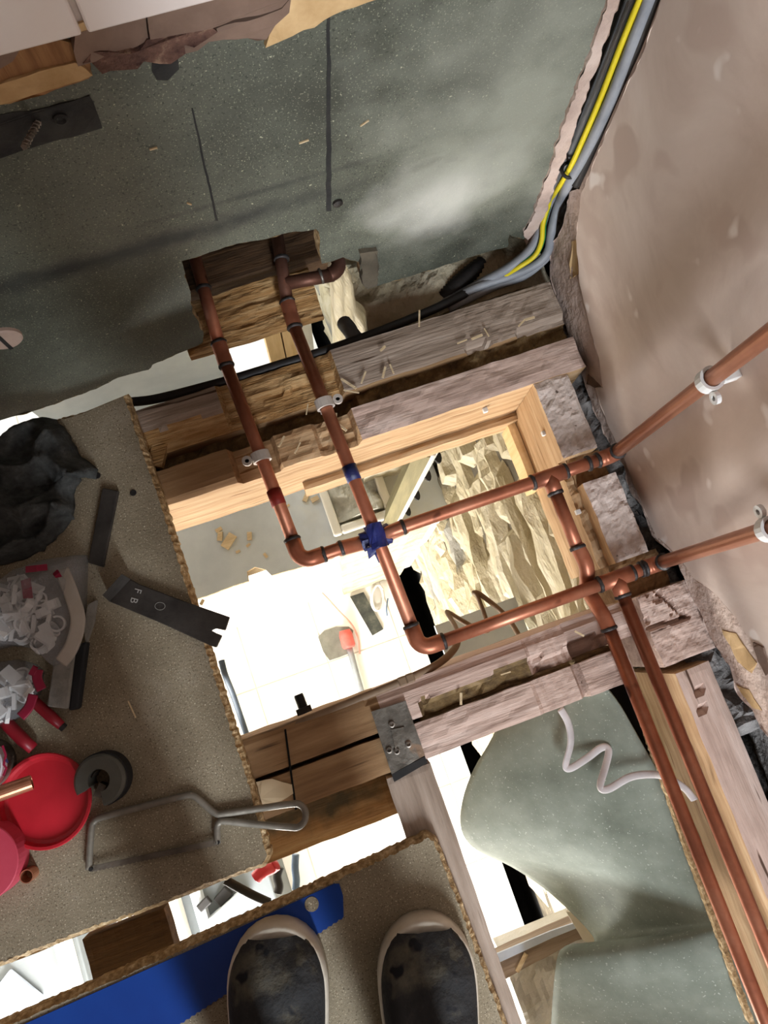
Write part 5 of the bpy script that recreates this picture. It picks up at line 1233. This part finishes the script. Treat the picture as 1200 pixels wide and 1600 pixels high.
def shoe(cx_, toe, width, length, ang, label):
    """local: toe towards +y at (0,0), heel at -length"""
    M = Matrix.Translation(toe) @ Matrix.Rotation(ang, 4, 'Z')
    def half(s):      # half width along the length, s = 0 toe, 1 heel
        w = width / 2
        if s < 0.26: return w * math.sqrt(max(0, 1 - ((0.26 - s) / 0.26) ** 2.3)) 
        if s < 0.65: return w * (1 - 0.18 * ((s - 0.26) / 0.39) ** 1.5)
        if s < 0.86: return w * (0.82 - 0.03 * math.sin((s - 0.65) / 0.21 * 3.14))
        return w * 0.82 * math.sqrt(max(0, 1 - ((s - 0.86) / 0.14) ** 2.2))
    ss = [0.0, 0.006, 0.02, 0.045, 0.08, 0.12, 0.17, 0.22, 0.28, 0.35, 0.42, 0.5, 0.58, 0.66, 0.74, 0.82, 0.88, 0.93, 0.97, 0.99, 1.0]
    t = thing('shoe', M @ Vector((0, -length / 2, 0)), label, 'shoe', 'pair of worn canvas shoes')
    out = [(half(s), -s * length) for s in ss]; loop = out + [(-a, b) for a, b in reversed(out[1:-1])]
    # sole with rand: outer wall up to 28 mm, rounded top
    prof = [(1.0, 0.0), (1.0, 0.020), (0.985, 0.030), (0.94, 0.034), (0.86, 0.032)]
    V = []; Fs = []; n = len(loop); cy_ = -length * 0.5
    for (k, h) in prof:
        for (a, b) in loop:
            q = Vector((a * k, cy_ + (b - cy_) * (1 - (1 - k) * (width / length) * 1.15), 0))
            s = -b / length; hh = h * (1.12 if s < 0.2 else 1.0)
            V.append(M @ Vector((q.x, q.y, 0.0005 + hh)))
    for r_ in range(len(prof) - 1):
        for i in range(n): Fs.append((r_ * n + i, r_ * n + (i + 1) % n, (r_ + 1) * n + (i + 1) % n, (r_ + 1) * n + i))
    Fs.append(tuple(range(n))); Fs.append(tuple(range(4 * n, 5 * n)))
    obj('sole', V, Fs, 'shoe_rubber', t, smooth=True)
    # upper: lofted sections
    ut = []; V = []; Fs = []; NS, NA = 34, 20
    def topz(s):
        if s < 0.30: return 0.034 + 0.034 * math.sin(min(1, s / 0.30) * math.pi / 2) ** 0.9
        if s < 0.62: return 0.068 + 0.035 * ((s - 0.30) / 0.32) ** 1.3
        return 0.103
    for i in range(NS + 1):
        s = 0.045 + 0.935 * i / NS
        w = half(s) * 0.94
        for j in range(NA + 1):
            g = math.pi * j / NA; ca, sa = math.cos(g), math.sin(g)
            x = w * (abs(ca) ** 0.75) * (1 if ca >= 0 else -1); z = 0.028 + (topz(s) - 0.028) * (sa ** 0.62)
            y = -s * length
            if s > 0.62 and sa > 0.75: z = min(z, 0.090)
            z += 0.0042 * fbm(x * 32 + cx_, y * 32, 1.0) * sa * (1.4 if s < 0.4 else 0.8)
            V.append(M @ Vector((x, y, z)))
    W = NA + 1
    for i in range(NS):
        for j in range(NA):
            if 0.045 + 0.935 * (i + 0.5) / NS > 0.66 and 7 <= j <= 12 and 0.045 + 0.935 * (i + 0.5) / NS < 0.94: continue
            Fs.append((i * W + j, i * W + j + 1, (i + 1) * W + j + 1, (i + 1) * W + j))
    obj('upper', V, Fs, 'shoe_canvas', t, smooth=True)
    for k in range(5):
        s = 0.40 + 0.055 * k; h = topz(s) + 0.002
        for sg in (-1, 1):
            V, Fs = tube(smooth_path([M @ Vector((-sg * 0.022, -s * length, h - 0.004)), M @ Vector((0, -(s + 0.02) * length, h + 0.006)), M @ Vector((sg * 0.022, -(s + 0.05) * length, h))], 4), 0.0032, 7, flat=0.5); obj('lace', V, Fs, 'lace_dark', t, smooth=True)
    return t, M
up_l = P(433, 1440, 0.02) - P(440, 1600, 0.02); up_r = P(658, 1430, 0.02) - P(672, 1600, 0.02)
al = math.atan2(up_l.y, up_l.x) - math.pi / 2; ar = math.atan2(up_r.y, up_r.x) - math.pi / 2
s1, M1 = shoe(3.0, P(430, 1437, 0.0225) * 1.0 - Vector((0, 0, 0.0195)), 0.116, 0.285, al, 'dark scuffed canvas shoe standing on the blue saw blade')
s2, M2 = shoe(8.0, P(659, 1428, 0.02) - Vector((0, 0, 0.0195)), 0.116, 0.285, ar, 'dark scuffed canvas shoe beside the board edge, away from the saw')

# ================================================================== THE PHOTOGRAPHER (stands behind the camera, shades the floor)
def person():
    J = {}
    def add(n, co, r): J[n] = (Vector(co), r)
    h1 = M1 @ Vector((0, -0.215, 0.10)); h2 = M2 @ Vector((0, -0.215, 0.10))
    mx = (h1.x + h2.x) / 2; yb = (h1.y + h2.y) / 2
    add('pelvis', (mx, yb - 0.06, 0.93), 0.14)
    for sd, h in (('l', h1), ('r', h2)):
        sg = -1 if sd == 'l' else 1
        add('ank' + sd, (h.x, h.y, 0.075), 0.042); add('shin' + sd, (h.x, h.y - 0.015, 0.30), 0.058); add('knee' + sd, (h.x - 0.004 * sg, h.y + 0.01, 0.50), 0.062); add('thigh' + sd, (mx + sg * 0.09, yb - 0.02, 0.74), 0.085)
        add('hip' + sd, (mx + sg * 0.075, yb - 0.05, 0.88), 0.10)
    add('waist', (mx, yb - 0.03, 1.08), 0.135); add('chest', (mx, yb + 0.03, 1.30), 0.15); add('neck', (mx, yb + 0.10, 1.48), 0.055); add('head0', (mx, yb + 0.14, 1.56), 0.075); add('head1', (mx, yb + 0.17, 1.66), 0.085); add('head2', (mx, yb + 0.155, 1.73), 0.06)
    for sd in 'lr':
        sg = -1 if sd == 'l' else 1
        add('sh' + sd, (mx + sg * 0.17, yb + 0.03, 1.39), 0.062); add('elb' + sd, (mx + sg * 0.25, yb + 0.02, 1.12), 0.046); add('wri' + sd, (mx + sg * 0.13, yb + 0.25, 1.15), 0.028); add('palm' + sd, (mx + sg * 0.105, yb + 0.30, 1.16), 0.028); add('pal2' + sd, (mx + sg * 0.095, yb + 0.335, 1.165), 0.024)
        for k in range(4):
            b0 = Vector((mx + sg * (0.125 - 0.02 * k), yb + 0.355 + 0.006 * (1.5 - abs(k - 1.5)), 1.165)); L = (0.062, 0.072, 0.068, 0.05)[k]
            add('f%s%da' % (sd, k), b0, 0.0095); add('f%s%db' % (sd, k), b0 + Vector((-0.012 * sg, L * 0.5, 0.006)), 0.009); add('f%s%dc' % (sd, k), b0 + Vector((-0.03 * sg, L * 0.75, -0.008)), 0.008)
        add('th%sa' % sd, (mx + sg * 0.075, yb + 0.31, 1.175), 0.011); add('th%sb' % sd, (mx + sg * 0.05, yb + 0.335, 1.185), 0.010)
    E = [('pelvis', 'waist'), ('waist', 'chest'), ('chest', 'neck'), ('neck', 'head0'), ('head0', 'head1'), ('head1', 'head2')]
    for sd in 'lr':
        E += [('pelvis', 'hip' + sd), ('hip' + sd, 'thigh' + sd), ('thigh' + sd, 'knee' + sd), ('knee' + sd, 'shin' + sd), ('shin' + sd, 'ank' + sd), ('chest', 'sh' + sd), ('sh' + sd, 'elb' + sd), ('elb' + sd, 'wri' + sd), ('wri' + sd, 'palm' + sd), ('palm' + sd, 'pal2' + sd), ('palm' + sd, 'th%sa' % sd), ('th%sa' % sd, 'th%sb' % sd)]
        for k in range(4): E += [('pal2' + sd, 'f%s%da' % (sd, k)), ('f%s%da' % (sd, k), 'f%s%db' % (sd, k)), ('f%s%db' % (sd, k), 'f%s%dc' % (sd, k))]
    keys = list(J); me = bpy.data.meshes.new('person')
    me.from_pydata([tuple(J[k][0]) for k in keys], [(keys.index(a), keys.index(b)) for a, b in E], [])
    o = bpy.data.objects.new('person', me); COL.objects.link(o)
    sk = o.modifiers.new('skin', 'SKIN'); sk.use_smooth_shade = True
    sv_ = me.skin_vertices[0].data
    for i, k in enumerate(keys):
        sv_[i].radius = (J[k][1], J[k][1]); sv_[i].use_root = (k == 'pelvis')
    su = o.modifiers.new('sub', 'SUBSURF'); su.levels = 1; su.render_levels = 1
    dg = bpy.context.evaluated_depsgraph_get(); m2 = bpy.data.meshes.new_from_object(o.evaluated_get(dg))
    bpy.data.objects.remove(o)
    m2.name = 'person'; m2.materials.clear()
    for k in ('trouser', 'jacket', 'skin', 'hair'): m2.materials.append(MATS[k])
    for p in m2.polygons:
        c = p.center
        if c.z < 0.98 and c.y < yb + 0.24: p.material_index = 0
        elif c.y > yb + 0.25 and c.z < 1.3: p.material_index = 2
        elif c.z > 1.66 or (c.z > 1.52 and c.y < yb + 0.10): p.material_index = 3
        elif c.z > 1.47: p.material_index = 2
        else: p.material_index = 1
        p.use_smooth = True
    o = bpy.data.objects.new('person', m2); COL.objects.link(o)
    return tag(o, 'person in dark trousers and dark jacket standing in the two canvas shoes', 'person')
person()
